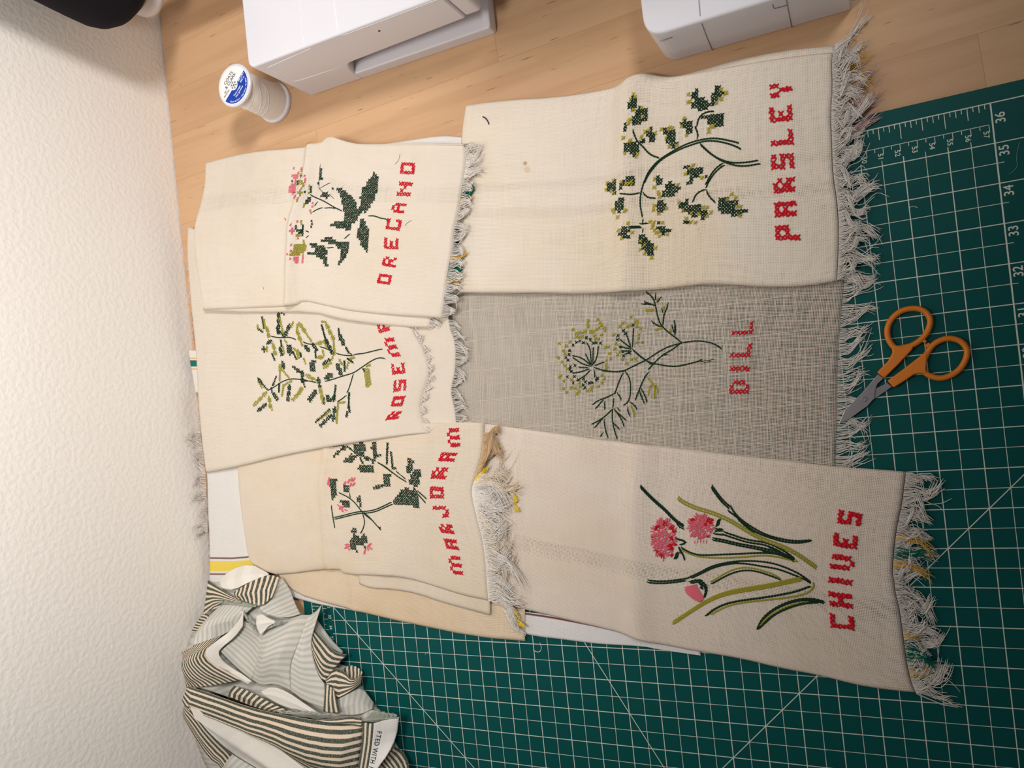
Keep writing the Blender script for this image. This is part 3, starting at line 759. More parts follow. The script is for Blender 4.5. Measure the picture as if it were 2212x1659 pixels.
ROS = Cloth('cloth', ([(403, 490, 9), (560, 540, 9.5), (700, 590, 9.5), (868, 632, 10)],
    [(442, 1022, 12), (516, 1008, 12.5), (611, 984, 13), (714, 965, 13), (800, 951, 13), (885, 939, 13), (925, 936, 12.5)],
    [(403, 490, 9), (401, 540, 9), (405, 600, 9), (412, 680, 9.5), (421, 760, 10), (425, 860, 10.5), (432, 940, 11), (442, 1022, 12)],
    [(868, 632, 10), (889, 712), (906, 740), (918, 765), (926, 798), (921, 832), (911, 856), (906, 885), (913, 912), (925, 936, 12.5)]),
    10.8, L_ROS, ros, thick=3.4, ridges=((.60, .62, .02, .0014), (.93, .95, .012, .0016)), rnd=(0, 2.6, 2.8, .5), wob=1.4, seed=14, nu=120, nv=100)
fringe('fringe', ROS.R, (.0, -1, 0), 'white_fringe', ros, 140, .0075, floor=.0098, t0=.18, t1=1.0, clumps=12, seed=64, side=.4)

# oregano towel, on top
ore = towel('oregano_towel', 'cream tea towel embroidered with oregano, topmost one lying below the white spool', at(700, 480, 0))
OBK = Cloth('back_layer', ([(820, 312, 3), (870, 305, 3), (952, 292, 3), (1000, 296, 3)], [(840, 360, 5), (1000, 360, 5)], [(820, 312, 3), (840, 360, 5)], [(1000, 296, 3), (1000, 360, 5)]), 3, L_WHT, ore, thick=1.4, rnd=(1, 0, 0, 0), wob=.5, seed=15, nu=40, nv=16, uvfun=lambda u, t, sl, tl: (u*sl, t*tl))
OLO = Cloth('lower_layer', ([(438, 560, 13), (650, 560, 14), (930, 560, 14)], [(440, 671, 14.4), (560, 675, 14.8), (672, 673, 15), (735, 690, 15), (800, 699, 14.4), (870, 706, 13.6), (925, 708, 13)], [(438, 560, 13), (440, 671, 14.4)], [(930, 560, 14), (940, 640, 14), (925, 708, 13)]), 14.4, L_ORE, ore, thick=2.0, rnd=(0, 1.8, 0, .5), wob=.6, seed=16, nu=90, nv=24, uvfun=lambda u, t, sl, tl: (u*sl, .1 + t*tl))
fringe('fringe', OLO.R, (-.2, -1, 0), 'white_fringe', ore, 40, .013, floor=.0095, t0=.6, t1=1, clumps=3, seed=71, side=.6)
ORE = Cloth('cloth', ([(441, 351, 8), (500, 335, 8), (560, 325), (620, 321), (665, 316), (690, 310), (701, 297), (712, 294), (722, 297), (745, 305), (775, 311), (850, 310), (900, 308), (1006, 310)],
    [(436, 669, 17), (520, 666), (600, 663), (638, 660), (652, 649), (700, 660), (754, 672), (846, 681), (900, 684), (952, 687)],
    [(441, 351, 8), (440, 400, 10), (431, 440, 12), (419, 480, 14), (415, 510, 15), (420, 560), (426, 600), (436, 669, 17)], [(1006, 310, 9), (1008, 345, 11), (999, 401, 13), (991, 455, 14.5), (979, 500), (976, 546), (968, 584), (960, 645), (952, 687)]),
    17, L_ORE, ore, thick=3.4, ridges=((.470, .405, .0075, .0062),), rnd=(2.8, 2.4, 2.8, .6), wob=1.0, seed=17, nu=150, nv=90, back=L_GBK)
fringe('fringe', ORE.R, (-.05, -1, 0), 'white_fringe', ore, 270, .0145, floor=.0108, clumps=14, seed=72, curl=.5, wave=1.2)
fringe('fringe', ORE.R, (-.2, -1, 0), 'white_fringe', ore, 70, .019, floor=.010, t0=.0, t1=.2, clumps=3, seed=73, curl=.5)
for (m_, a, c, n_, s_) in (('teal_fringe', .235, .32, 60, 74), ('gold_fringe', .325, .345, 14, 75), ('gold_fringe', .645, .675, 16, 76), ('teal_fringe', .68, .765, 80, 77), ('gold_fringe', .77, .80, 16, 78), ('teal_fringe', .875, .895, 12, 79)):
    fringe('coloured_fringe', ORE.R, (.0, -1, 0), m_, ore, n_, .0125, floor=.0098, t0=a, t1=c, clumps=1, seed=s_, zspread=.0012, wave=.3, curl=.15)
# ------------------------------------------------------------------ embroidery, stitch by stitch
def inside(p, poly):
    x, y = p[0], p[1]; c = False; n = len(poly)
    for i in range(n):
        x0, y0 = poly[i]; x1, y1 = poly[i-1]
        if (y0 > y) != (y1 > y) and x < (x1 - x0)*(y - y0)/(y1 - y0) + x0: c = not c
    return c

class Needle:
    """Works on one cloth.  Drawn positions come in the frame of a magnified view: origin, scale."""
    def __init__(s, cloth, parent, ox, oy, sc):
        s.c, s.parent, s.o, s.sc = cloth, parent, (ox, oy), sc
        s.mb = {}
        s.rnd = random.Random(int(ox*7 + oy))
    def px(s, p): return (s.o[0] + p[0]*s.sc, s.o[1] + p[1]*s.sc)
    def m(s, col):
        return s.mb.setdefault(col, MB())
    def bar(s, col, a, b, n, r, lift=.0):
        q = s.m(col); d = b - a; L = d.length
        if L < 1e-5: return
        d /= L; side = d.cross(n).normalized()
        base = len(q.v)
        for f, w, h in ((0, .55, .0), (.5, 1.0, 1.0), (1, .55, .0)):
            p = a + d*(L*f) + n*(lift*(.4 + .6*h) + r*.25)
            for (x, y) in ((1, 0), (0, .9), (-1, 0), (0, -.5)):
                q.v.append(tuple(p + side*(r*w*x) + n*(r*w*y)))
        for i in range(2):
            for k in range(4):
                q.f.append((base + i*4 + k, base + i*4 + (k+1) % 4, base + i*4 + 4 + (k+1) % 4, base + i*4 + 4 + k))
        q.f.append((base+3, base+2, base+1, base)); q.f.append((base+8, base+9, base+10, base+11))
    def world(s, p):
        u, v = s.px(p)
        return s.c.hit(u, v)
    def axes(s, p, size):
        """Pixel steps (in drawn units) of one stitch along the two thread directions."""
        h = s.world(p)
        if h is None: return None
        w, n = h
        out = []
        for d in (s.c.sdir, s.c.tdir):
            a = to_px(w); b = to_px(w + d*size)
            out.append(((b[0]-a[0])/s.sc, (b[1]-a[1])/s.sc))
        return out
    def cross(s, col, p, size=.0022, ax=None, r=.00050, lift=.0003):
        ax = ax or s.axes(p, size)
        if ax is None: return
        (ex, ey), (fx_, fy_) = ax
        j = lambda: s.rnd.uniform(-.16, .16); r = r*s.rnd.uniform(.85, 1.15)
        cs = []
        for (a, c) in ((-.5, -.5), (.5, .5), (-.5, .5), (.5, -.5)):
            a += j(); c += j()
            h = s.world((p[0] + ex*a + fx_*c, p[1] + ey*a + fy_*c))
            if h is None: return
            cs.append(h)
        s.bar(col, cs[0][0], cs[1][0], cs[0][1], r, lift)
        s.bar(col, cs[2][0], cs[3][0], cs[2][1], r, lift + .0003)
    def crosses(s, col, pts, size=.0022, **k):
        for p in pts: s.cross(col, p, size, **k)
    def fill(s, col, poly, size=.0022, **k):
        cx = sum(p[0] for p in poly)/len(poly); cy = sum(p[1] for p in poly)/len(poly)
        ax = s.axes((cx, cy), size)
        if ax is None: return
        (ex, ey), (fx_, fy_) = ax
        N = 26; done = 0
        for a in range(-N, N+1):
            for c in range(-N, N+1):
                p = (cx + ex*a + fx_*c, cy + ey*a + fy_*c)
                k4 = sum(inside((p[0] + ex*q + fx_*w, p[1] + ey*q + fy_*w), poly) for q, w in ((-.3, -.3), (.3, -.3), (-.3, .3), (.3, .3)))
                if inside(p, poly) + k4 >= 3: s.cross(col, p, size, ax, **k); done += 1
        if not done: s.cross(col, (cx, cy), size, ax, **k)
    def row(s, col, a, b, w=1, size=.0022, **k):
        ax = s.axes(((a[0]+b[0])/2, (a[1]+b[1])/2), size)
        if ax is None: return
        st = (math.hypot(*ax[0]) + math.hypot(*ax[1]))/2
        L = math.hypot(b[0]-a[0], b[1]-a[1]); n = max(1, round(L/st))
        nx, ny = (-(b[1]-a[1])/max(L, 1), (b[0]-a[0])/max(L, 1))
        for i in range(n + (L > st*.6)):
            f = i/max(1, n)
            p = (a[0] + (b[0]-a[0])*f, a[1] + (b[1]-a[1])*f)
            ws = (0,) if w == 1 else ((-.5, .5) if w == 2 or (i % 3) else (0,))
            for q in ws: s.cross(col, (p[0] + nx*st*q*.9, p[1] + ny*st*q*.9), size, ax, **k)
    def stem(s, col, pts, r=.00048, step=.0021, over=1.5, slant=.40):
        P = smooth_line([Vector((p[0], p[1], 0)) for p in pts], 2)
        W = [s.world((p.x, p.y)) for p in P]; W = [w for w in W if w]
        if len(W) < 2: return
        L = [0]
        for a, c in zip(W, W[1:]): L.append(L[-1] + (c[0]-a[0]).length)
        n = max(1, int(L[-1]/step))
        def ev(d):
            d = min(max(d, 0), L[-1]); k = 0
            while k < len(L)-2 and L[k+1] < d: k += 1
            f = (d - L[k])/max(1e-9, L[k+1]-L[k]); return W[k][0].lerp(W[k+1][0], f), W[k][1]
        for i in range(n):
            a, na = ev(i*L[-1]/n); b, nb = ev((i+over)*L[-1]/n)
            sd = (b - a).cross(na)
            if sd.length > 1e-9: sd.normalize()
            w = slant*r*2.2
            s.bar(col, a - sd*w, b + sd*w, na, r, .0003)
    def stems(s, col, lines, **k):
        for l in lines: s.stem(col, l, **k)
    def satin(s, col, a, b, r=.0004, lift=.0004):
        h = s.world(a); g = s.world(b)
        if h and g: s.bar(col, h[0], g[0], h[1], r, lift)
    def letter(s, rows, TL, BL, TR, r=.00048):
        nr, nc = len(rows), max(len(x) for x in rows)
        dv = ((BL[0]-TL[0])/nr, (BL[1]-TL[1])/nr); dh = ((TR[0]-TL[0])/nc, (TR[1]-TL[1])/nc)
        for i, rw in enumerate(rows):
            for j, ch in enumerate(rw):
                if ch != 'X': continue
                p = (TL[0] + dv[0]*(i+.5) + dh[0]*(j+.5), TL[1] + dv[1]*(i+.5) + dh[1]*(j+.5))
                s.cross('red', p, ax=(dv, dh), r=r)
    def done(s, names):
        for col, q in s.mb.items():
            q.build(names[col], M[col], s.parent, fix=True)
NAMES = dict(red='stitched_name', green='dark_green_stitching', olive='olive_stitching', yellow='yellow_green_stitching', pink='pink_stitching')
A3 = {'P': ['XXX', 'X.X', 'XXX', 'X..', 'X..'], 'A': ['XXX', 'X.X', 'XXX', 'X.X', 'X.X'], 'R': ['XX.', 'X.X', 'XX.', 'XXX', 'X.X'], 'S': ['XXX', 'X..', 'XXX', '..X', 'XXX'],
      'L': ['X..', 'X..', 'X..', 'X..', 'XXX'], 'E': ['XXX', 'X..', 'XX.', 'X..', 'XXX'], 'Y': ['X.X', 'X.X', '.X.', '.X.', '.X.'], 'D': ['XX.', 'X.X', 'X.X', 'X.X', 'XX.'],
      'I': ['X']*5, 'C': ['XXX', 'X..', 'X..', 'X..', 'XXX'], 'H': ['X.X', 'X.X', 'XXX', 'X.X', 'X.X'], 'V': ['X.X', 'X.X', 'X.X', 'X.X', '.X.'], 'O': ['XXX', 'X.X', 'X.X', 'X.X', 'XXX'],
      'J': ['..X', '..X', '..X', 'X.X', 'XX.'], 'M': ['.X.X.', 'X.X.X', 'X.X.X', 'X.X.X', 'X.X.X']}
A4 = {'O': ['XXXX', 'X..X', 'X..X', 'X..X', 'XXXX'], 'R': ['XXX.', 'X..X', 'XXX.', 'X.X.', 'X..X'], 'E': ['XXXX', 'X...', 'XXX.', 'X...', 'XXXX'], 'G': ['XXXX', 'X...', 'X...', 'X..X', 'XXXX'],
      'A': ['.XX.', 'X..X', 'XXXX', 'X..X', 'X..X'], 'N': ['X..X', 'XX.X', 'X.XX', 'X..X', 'X..X']}

# --- oregano
n = Needle(ORE, ore, 600, 330, .18079)
for ch, TL, BL, TR in (('O', (1185, 1555), (1340, 1575), (1215, 1445)), ('R', (1245, 1345), (1405, 1370), (1268, 1232)), ('E', (1270, 1145), (1440, 1155), (1277, 1015)), ('G', (1290, 910), (1460, 930), (1318, 785)),
                       ('A', (1345, 710), (1505, 722), (1382, 600)), ('N', (1422, 512), (1582, 520), (1457, 348)), ('O', (1465, 250), (1632, 258), (1478, 118))):
    n.letter(A4[ch], TL, BL, TR, r=.00068)
for poly in ([(1150,220),(1175,245),(1190,270),(1215,310),(1205,400),(1185,470),(1165,560),(1140,600),(1110,610),(1105,660),(1070,680),(1045,745),(1020,690),(990,720),(950,720),(960,660),(1000,600),(985,545),(1000,480),(1010,430),(1050,390),(1090,330),(1130,270)],
             [(700,410),(760,430),(830,460),(840,490),(890,520),(930,580),(945,620),(930,680),(985,690),(960,780),(930,830),(880,850),(890,900),(870,935),(800,910),(730,910),(690,890),(630,870),(680,830),(760,820),(800,810),(810,740),(780,690),(770,620),(775,580),(750,540),(740,480),(715,440)],
             [(985,800),(1035,795),(1050,860),(1080,910),(1105,930),(1095,1000),(1085,1080),(1075,1150),(1070,1215),(1045,1180),(1010,1130),(990,1110),(980,1030),(945,1010),(945,970),(970,900)],
             [(500,1020),(560,1025),(600,1015),(660,1020),(690,1050),(760,1050),(855,1065),(850,1120),(835,1180),(820,1260),(770,1280),(740,1335),(715,1325),(745,1260),(765,1200),(740,1150),(700,1110),(640,1085),(580,1075),(510,1050)],
             [(370,1080),(440,1080),(500,1100),(560,1115),(570,1150),(600,1170),(580,1225),(600,1280),(590,1320),(610,1370),(570,1370),(540,1290),(490,1240),(440,1225),(350,1220),(360,1195),(430,1190),(440,1150),(400,1110)],
             [(515,170),(540,180),(525,250),(545,320),(510,330),(495,380),(485,370),(500,260)], [(510,500),(560,470),(610,480),(615,545),(590,550),(560,530),(510,525)], [(345,530),(388,520),(388,570),(355,620),(330,610)], [(390,395),(412,410),(408,470),(378,480)],
             [(200,850),(235,855),(235,915),(290,925),(300,860),(320,865),(300,990),(240,950),(200,900)]):
    n.fill('green', poly, .0021)
n.crosses('green', [(660,430),(175,340),(240,345),(240,375),(285,285),(200,470),(320,465),(405,815),(410,850),(402,885)], .0021)
n.stems('green', [[(385,500),(450,535),(540,570),(640,630),(690,660),(770,695)], [(415,715),(460,680),(540,655)], [(555,665),(620,655),(690,665)], [(1080,760),(1130,750),(1190,765),(1240,790),(1275,780),(1325,815)], [(865,965),(830,1000),(795,1030)], [(585,1140),(670,1130)], [(330,935),(375,945)], [(370,985),(340,1020)], [(480,580),(440,640)]], r=.00042)
n.stems('green', [[(508,130),(500,260),(490,380),(485,440),(560,480)], [(500,430),(560,390),(635,355)], [(620,500),(675,550)]], r=.00024, step=.004)
for poly in ([(165,250),(245,260),(235,320),(215,380),(210,460),(190,500),(150,480),(135,470),(140,390),(200,370),(190,310)], [(215,770),(245,820),(250,860),(215,830)], [(160,890),(195,900),(190,950),(170,985),(135,940)], [(190,1230),(260,1240),(240,1310),(205,1340),(190,1280)], [(280,1230),(325,1210),(310,1340),(290,1350),(290,1280)]):
    n.fill('pink', poly, .0021)
n.crosses('pink', [(195,185),(285,190),(290,215),(320,275),(328,315),(322,345),(285,425),(200,540),(240,545),(210,515),(155,860),(240,1018),(115,1215),(160,1100),(155,1170),(215,1170),(210,1205),(150,1265),(340,1120),(420,600),(415,640),(390,690)], .0021)
for poly in ([(270,325),(330,380),(310,400),(260,390),(250,350)], [(255,430),(300,470),(270,510),(240,500)], [(200,965),(285,975),(265,1010),(230,1000)], [(180,1080),(290,1090),(340,1080),(330,1170),(290,1200),(250,1230),(150,1230),(140,1215),(190,1150)]):
    n.fill('olive', poly, .0021)
n.crosses('olive', [(250,240),(280,262),(380,395),(380,430),(370,480),(310,640),(318,612),(230,575),(280,820),(285,850),(310,1055),(315,1085),(400,720)], .0021)
n.done(NAMES)

# --- rosemary
n = Needle(ROS, ros, 540, 660, .17179)
for ch, TL, BL, TR in (('R', (1705, 1440), (1865, 1425), (1755, 1340)), ('O', (1772, 1268), (1915, 1268), (1812, 1138)), ('S', (1805, 1085), (1962, 1065), (1812, 945)), ('E', (1792, 866), (1955, 852), (1776, 735)), ('M', (1765, 652), (1895, 632), (1672, 418)), ('A', (1622, 352), (1768, 318), (1590, 190))):
    n.letter(A3[ch], TL, BL, TR, r=.00074)
n.stems('green', [[(260,385),(330,400),(400,405),(480,395),(540,410),(580,430)], [(665,455),(720,480),(790,490),(820,480)], [(875,515),(960,540),(1020,570)], [(1080,600),(1150,620),(1230,630),(1290,630)], [(1290,630),(1330,610),(1420,605),(1520,580),(1600,560),(1670,545)], [(1240,590),(1290,620)],
    [(1705,670),(1660,655),(1600,660),(1520,700),(1430,760),(1360,810),(1300,850),(1150,890),(1040,930),(940,955)], [(840,970),(780,955),(720,945),(640,930),(560,920),(500,925),(430,945),(370,980),(300,1030),(220,1070)], [(1300,860),(1270,970),(1240,1060),(1220,1100)], [(1215,1125),(1160,1175),(1100,1210)]], r=.00044)
for q in ((155,150,175,280,1), (362,90,360,350,1.5), (400,90,430,110,1), (385,330,430,400,1), (500,240,440,390,1.5), (340,280,360,340,1), (100,290,160,330,1), (270,440,220,480,1.5), (390,440,400,510,1), (378,530,405,620,1.5), (545,590,585,670,1), (640,600,640,640,1), (790,480,840,560,1.5), (825,580,830,650,1), (905,250,950,420,1), (950,420,1040,600,1.5), (1115,295,1125,350,1),
          (1210,530,1240,590,1), (410,710,430,790,1.5), (660,830,665,960,1.5), (670,960,690,1020,1), (920,740,1000,680,1.5), (1190,700,1190,820,1), (1230,670,1290,710,1), (860,910,880,1020,1.5), (1430,800,1440,820,1), (105,915,150,980,1.5), (150,980,215,1050,1), (330,900,290,1000,1), (270,1040,280,1090,1), (370,990,365,1080,1), (300,1110,345,1180,2), (500,1000,480,1190,1.5), (930,1170,930,1230,1),
          (1080,1010,1065,1120,1), (1060,1130,1050,1200,1.5), (1020,1380,890,1510,1.5), (1000,1310,830,1465,1), (1250,1100,1240,1280,1), (1225,1340,1215,1390,1), (205,1240,100,1325,1.5), (280,610,310,680,1)):
    n.row('green', q[:2], q[2:4], q[4], .0021)
for poly in ([(150,520),(200,520),(200,580),(160,580)], [(460,490),(520,490),(540,560),(520,640),(490,640),(470,560)], [(660,490),(720,510),(770,560),(750,590),(700,550)], [(1110,360),(1160,370),(1205,480),(1165,510),(1130,440)], [(520,740),(600,780),(655,820),(620,860),(560,810)], [(650,910),(712,925),(712,970),(660,970)], [(770,690),(832,690),(820,825),(758,832),(752,755)], [(1080,740),(1130,730),(1150,800),(1165,875),(1125,860),(1090,810)],
             [(925,920),(980,840),(1030,850),(1045,910),(960,930)], [(850,1045),(800,1080),(760,1130),(718,1195),(770,1215),(800,1160),(860,1070)], [(970,1090),(1020,1170),(1040,1220),(980,1220),(960,1140)], [(1080,1240),(1080,1370),(1060,1475),(1035,1440),(1040,1300)], [(1230,1265),(1280,1275),(1270,1330),(1230,1330)]):
    n.fill('green', poly, .0021)
for q in ((180,180,190,270,1), (95,250,110,300,1), (210,270,240,390,1.5), (375,150,420,350,1), (540,215,520,270,1), (440,440,460,460,1), (290,480,320,610,1.5), (215,520,215,570,1), (415,520,430,600,1), (600,240,592,310,1), (592,310,640,450,1.5), (640,450,660,500,1), (620,220,700,340,1.5), (700,340,770,440,1), (550,540,620,600,1), (605,560,605,660,1.5), (680,670,700,730,1), (905,200,950,210,1), (960,230,1050,420,1.5),
          (1050,420,1065,600,1), (1050,620,1030,680,1), (840,480,940,450,1.5), (940,470,965,520,1), (915,570,930,620,1), (850,650,920,650,1.5), (930,785,1015,715,1.5), (1130,690,1160,740,1), (1270,670,1310,655,1), (1240,720,1220,780,1), (1470,760,1510,750,1), (380,750,385,810,1.5), (380,820,375,940,1), (400,800,490,905,1), (710,870,790,920,1.5), (790,910,835,940,1), (520,950,430,1000,1), (420,1010,405,1130,1),
          (650,1040,620,1100,2), (610,1110,540,1185,1.5), (880,1040,925,1210,1.5), (210,1090,50,1255,1.5), (240,1150,260,1280,1.5), (280,1310,282,1312,1), (1190,1215,1110,1220,1), (1110,1240,1090,1475,1), (1010,1330,900,1410,1), (110,960,150,1030,1)):
    n.row('olive', q[:2], q[2:4], q[4], .0021)
n.fill('olive', [(1440,790),(1505,790),(1520,1000),(1490,1040),(1460,1000)], .0021)
n.done(NAMES)

# --- marjoram
n = Needle(MAR, mar, 690, 900, .21696)
for ch, TL, BL, TR in (('M', (1312, 1562), (1432, 1574), (1280, 1380)), ('A', (1268, 1312), (1392, 1326), (1238, 1212)), ('R', (1210, 1152), (1348, 1165), (1180, 1062)), ('J', (1130, 1000), (1290, 1000), (1130, 890)), ('O', (1105, 812), (1240, 818), (1100, 695)), ('R', (1112, 612), (1258, 622), (1135, 500)), ('A', (1182, 440), (1340, 446), (1220, 355)), ('M', (1285, 302), (1405, 296), (1268, 120))):
    n.letter(A3[ch], TL, BL, TR, r=.00078)
for poly in ([(330,275),(450,255),(460,320),(440,400),(390,410),(360,370),(340,320)], [(120,405),(180,340),(250,285),(280,310),(230,340),(150,400)], [(215,440),(280,400),(320,370),(370,390),(360,430),(320,470),(270,450)], [(530,240),(575,250),(575,350),(560,440),(545,480),(520,460),(540,370),(515,300)], [(380,510),(440,470),(530,490),(550,510),(530,560),(470,550),(400,540)],
             [(870,400),(935,430),(930,540),(900,580),(865,570),(875,480)], [(920,550),(1000,510),(1010,560),(995,690),(960,700),(890,660)], [(645,570),(710,580),(705,700),(630,690)], [(730,850),(810,740),(870,700),(930,740),(950,700),(985,780),(1000,870),(980,910),(935,915),(920,870),(850,870),(740,870)], [(110,615),(175,620),(165,700),(180,770),(140,830),(120,830),(105,700)],
             [(235,690),(305,690),(300,750),(240,740)], [(195,835),(310,835),(300,900),(250,900),(220,870)], [(380,820),(405,760),(412,840),(435,890),(400,890)], [(330,1090),(385,1130),(360,1170),(400,1200),(450,1170),(490,1240),(440,1270),(380,1270),(370,1320),(320,1340),(310,1280),(290,1240),(330,1190),(320,1130)]):
    n.fill('green', poly, .0022)
for q in ((560,400,610,380,1), (450,410,510,425,1.5), (680,270,672,465,1), (715,360,732,515,1), (620,690,545,710,1.5), (410,415,430,460,1), (120,290,230,275,1)):
    n.row('green', q[:2], q[2:4], q[4], .0022)
n.crosses('green', [(758,515),(375,1340),(455,1300),(605,1110),(280,300),(310,320)], .0022)
n.stems('green', [[(145,1005),(250,980),(380,945),(450,945),(550,930),(640,890),(720,850)], [(150,1022),(260,995),(390,962),(450,962),(560,948),(650,905),(730,870)], [(190,755),(290,800),(360,860),(410,930),(470,990),(540,1040)], [(440,950),(500,1000),(560,1070),(615,1130)], [(430,960),(455,1040),(440,1110),(410,1165)], [(575,455),(650,490),(720,550),(800,610),(870,650)], [(590,460),(660,505),(730,560)], [(760,540),(860,620)], [(980,740),(1070,820)], [(980,770),(1060,860)], [(300,760),(310,815)], [(280,300),(360,360)], [(118,880),(135,1000),(155,1110)]], r=.00046)
for (x, y, dx, dy) in ((88,640,8,-40), (97,670,4,30), (250,660,-12,18), (290,640,10,-22), (340,625,12,-20), (310,675,-8,22), (340,670,14,-18), (318,622,6,-20), (190,885,14,14), (205,905,10,-18), (222,918,6,22), (262,928,16,4), (235,895,12,-12), (228,938,12,8), (270,1270,-18,4), (262,1302,-14,8), (290,1315,10,16), (297,1285,14,-8), (275,1288,-12,-4), (490,1280,14,-16), (502,1302,4,18), (512,1308,14,10), (450,1340,-8,28), (480,1310,6,22), (505,1268,10,-10)):
    n.satin('pink', (x-dx, y-dy), (x+dx, y+dy), .0006); n.satin('pink', (x-dx+7, y-dy+4), (x+dx+7, y+dy+4), .0006)
n.done(NAMES)

# --- parsley
n = Needle(PAR, par, 1640, 160, .2290)
for ch, TL, BL, TR in (('P', (160, 1565), (385, 1562), (145, 1430)), ('A', (152, 1348), (355, 1338), (142, 1210)), ('R', (140, 1125), (342, 1108), (132, 985)), ('S', (122, 905), (332, 888), (112, 765)), ('L', (118, 682), (324, 662), (106, 540)), ('E', (105, 462), (318, 436), (92, 318)), ('Y', (108, 228), (312, 200), (98, 98))):
    n.letter(A3[ch], TL, BL, TR, r=.00086)
n.done(NAMES)
n = Needle(PAR, par, 1290, 170, .15823)
n.stems('green', [[(630,1454),(660,1350),(720,1240),(830,1120),(950,1040),(1100,950),(1250,880),(1390,840),(1520,815),(1650,815),(1800,845),(1940,880)], [(640,1440),(680,1340),(750,1240),(860,1115),(1000,1030),(1160,950),(1300,900),(1450,855),(1560,845),(1700,865),(1850,905),(1970,965)],
    [(1400,890),(1480,970),(1580,1050),(1690,1110),(1830,1150),(1950,1150),(2080,1140),(2200,1112)], [(1420,905),(1560,1035),(1680,1115),(1800,1162),(1930,1197),(2060,1192),(2230,1160)], [(1720,1150),(1640,1205),(1570,1280),(1520,1370),(1480,1450)], [(1740,1175),(1660,1230),(1590,1300),(1540,1380),(1500,1450)], [(480,690),(510,780),(550,870),(620,920),(680,1000),(760,1060),(850,1080)], [(1370,830),(1380,760),(1360,700),(1330,650)], [(1365,660),(1370,570),(1420,490),(1500,450),(1600,445)]], r=.00052, step=.0021)
for poly in ([(480,210),(530,280),(545,350),(510,400),(460,450),(425,420),(435,330),(450,270)], [(540,390),(690,390),(685,560),(640,570),(580,540),(580,620),(490,650),(490,510),(530,460)], [(385,580),(420,590),(410,700),(360,750),(342,700)], [(390,880),(480,840),(550,870),(580,930),(570,1000),(540,1060),(480,1060),(470,1010),(390,1010),(340,1060),(360,960)], [(700,660),(755,655),(760,730),(805,780),(790,840),(730,880),(700,800),(650,790),(680,740)],
             [(880,670),(1050,690),(1070,780),(1060,850),(1110,900),(1050,940),(990,930),(950,850),(960,780),(910,730)], [(1120,590),(1210,560),(1280,570),(1290,630),(1330,640),(1320,690),(1280,740),(1210,740),(1210,680),(1130,640)], [(1380,120),(1390,190),(1360,270),(1480,280),(1500,330),(1550,330),(1570,310),(1560,210),(1600,180),(1600,120),(1570,110),(1640,75),(1670,90),(1720,210),(1680,260),(1640,330),(1580,360),(1500,390),(1480,430),(1410,465),(1390,410),(1290,410),(1270,380),(1310,330),(1320,270),(1290,210)],
             [(1390,570),(1400,530),(1480,500),(1560,490),(1640,490),(1710,425),(1722,560),(1715,640),(1640,670),(1590,630),(1520,610),(1490,560)], [(1190,1170),(1240,1170),(1290,1220),(1390,1200),(1450,1270),(1390,1330),(1310,1380),(1290,1450),(1240,1440),(1250,1340),(1220,1290),(1190,1220)]):
    n.fill('green', poly, .0023, r=.00058)
n.crosses('green', [(1490,1340),(600,865),(635,860),(625,840)], .0023, r=.00058)
n.crosses('yellow', [(490,210),(515,250),(455,275),(490,425),(605,400),(615,525),(430,580),(425,620),(445,560),(360,810),(440,860),(455,845),(380,1020),(545,1030),(530,1065),(705,700),(650,725),(605,790),(795,745),(880,690),(970,690),(1030,680),(1000,665),(940,810),(985,930),(1090,915),(1190,545),(1150,655),(1220,775),(1250,215),(1245,330),(1260,310),(1690,150),(1755,205),(1765,190),(1680,270),(1700,280),(1630,330),(1560,650),(1520,690),(1590,655),(1525,725),(1310,1180),(1260,1230),(1210,1300),(1430,1350)], .0024, r=.00055, lift=.0009)
n.done(NAMES)
n = Needle(PAR, par, 1290, 340, .17179)
n.stems('green', [[(600,270),(560,400),(540,500),(540,620),(570,755)], [(550,440),(480,460),(400,470),(330,455),(280,460)], [(570,440),(620,500),(680,515),(740,510)], [(1400,300),(1370,390)], [(1370,400),(1280,430),(1230,480),(1200,570)], [(1370,410),(1410,500),(1490,570)], [(530,840),(640,825)], [(570,770),(575,830)], [(380,890),(560,880)], [(390,870),(550,868)], [(570,890),(575,950)]], r=.0005, step=.0021)
for poly in ([(120,350),(190,290),(240,280),(245,400),(230,450),(150,430),(110,400)], [(290,320),(370,250),(485,225),(485,330),(430,345),(395,405),(370,350),(320,350),(315,400),(295,420)], [(210,600),(260,510),(350,490),(340,600),(310,680),(270,700),(230,660)], [(760,190),(790,240),(830,260),(830,340),(900,330),(885,290),(940,300),(960,350),(1080,380),(1090,410),(1000,430),(990,480),(910,490),(830,500),(800,430),(850,400),(840,350),(790,340),(740,370),(760,270)], [(750,540),(860,560),(880,620),(830,690),(820,720),(780,700),(750,650)],
             [(1010,630),(1060,560),(1150,530),(1130,590),(1290,580),(1310,650),(1400,690),(1400,740),(1330,780),(1290,730),(1200,740),(1100,680),(1010,640)], [(1090,810),(1190,755),(1180,830),(1120,860)], [(1560,500),(1600,510),(1660,530),(1770,540),(1760,600),(1720,640),(1790,670),(1900,640),(1930,690),(1850,700),(1790,720),(1770,760),(1690,760),(1670,710),(1570,720),(1520,640),(1510,580)], [(260,970),(340,860),(400,890),(420,930),(370,960),(440,1010),(390,1040),(330,1020),(270,990)], [(730,890),(800,860),(900,900),(960,930),(860,950),(830,1000),(780,930)], [(750,800),(790,800),(790,840),(750,830)], [(520,980),(600,980),(640,1040),(690,1090),(720,1150),(710,1220),(640,1240),(580,1180),(540,1100),(520,1050)]):
    n.fill('green', poly, .0023, r=.00058)
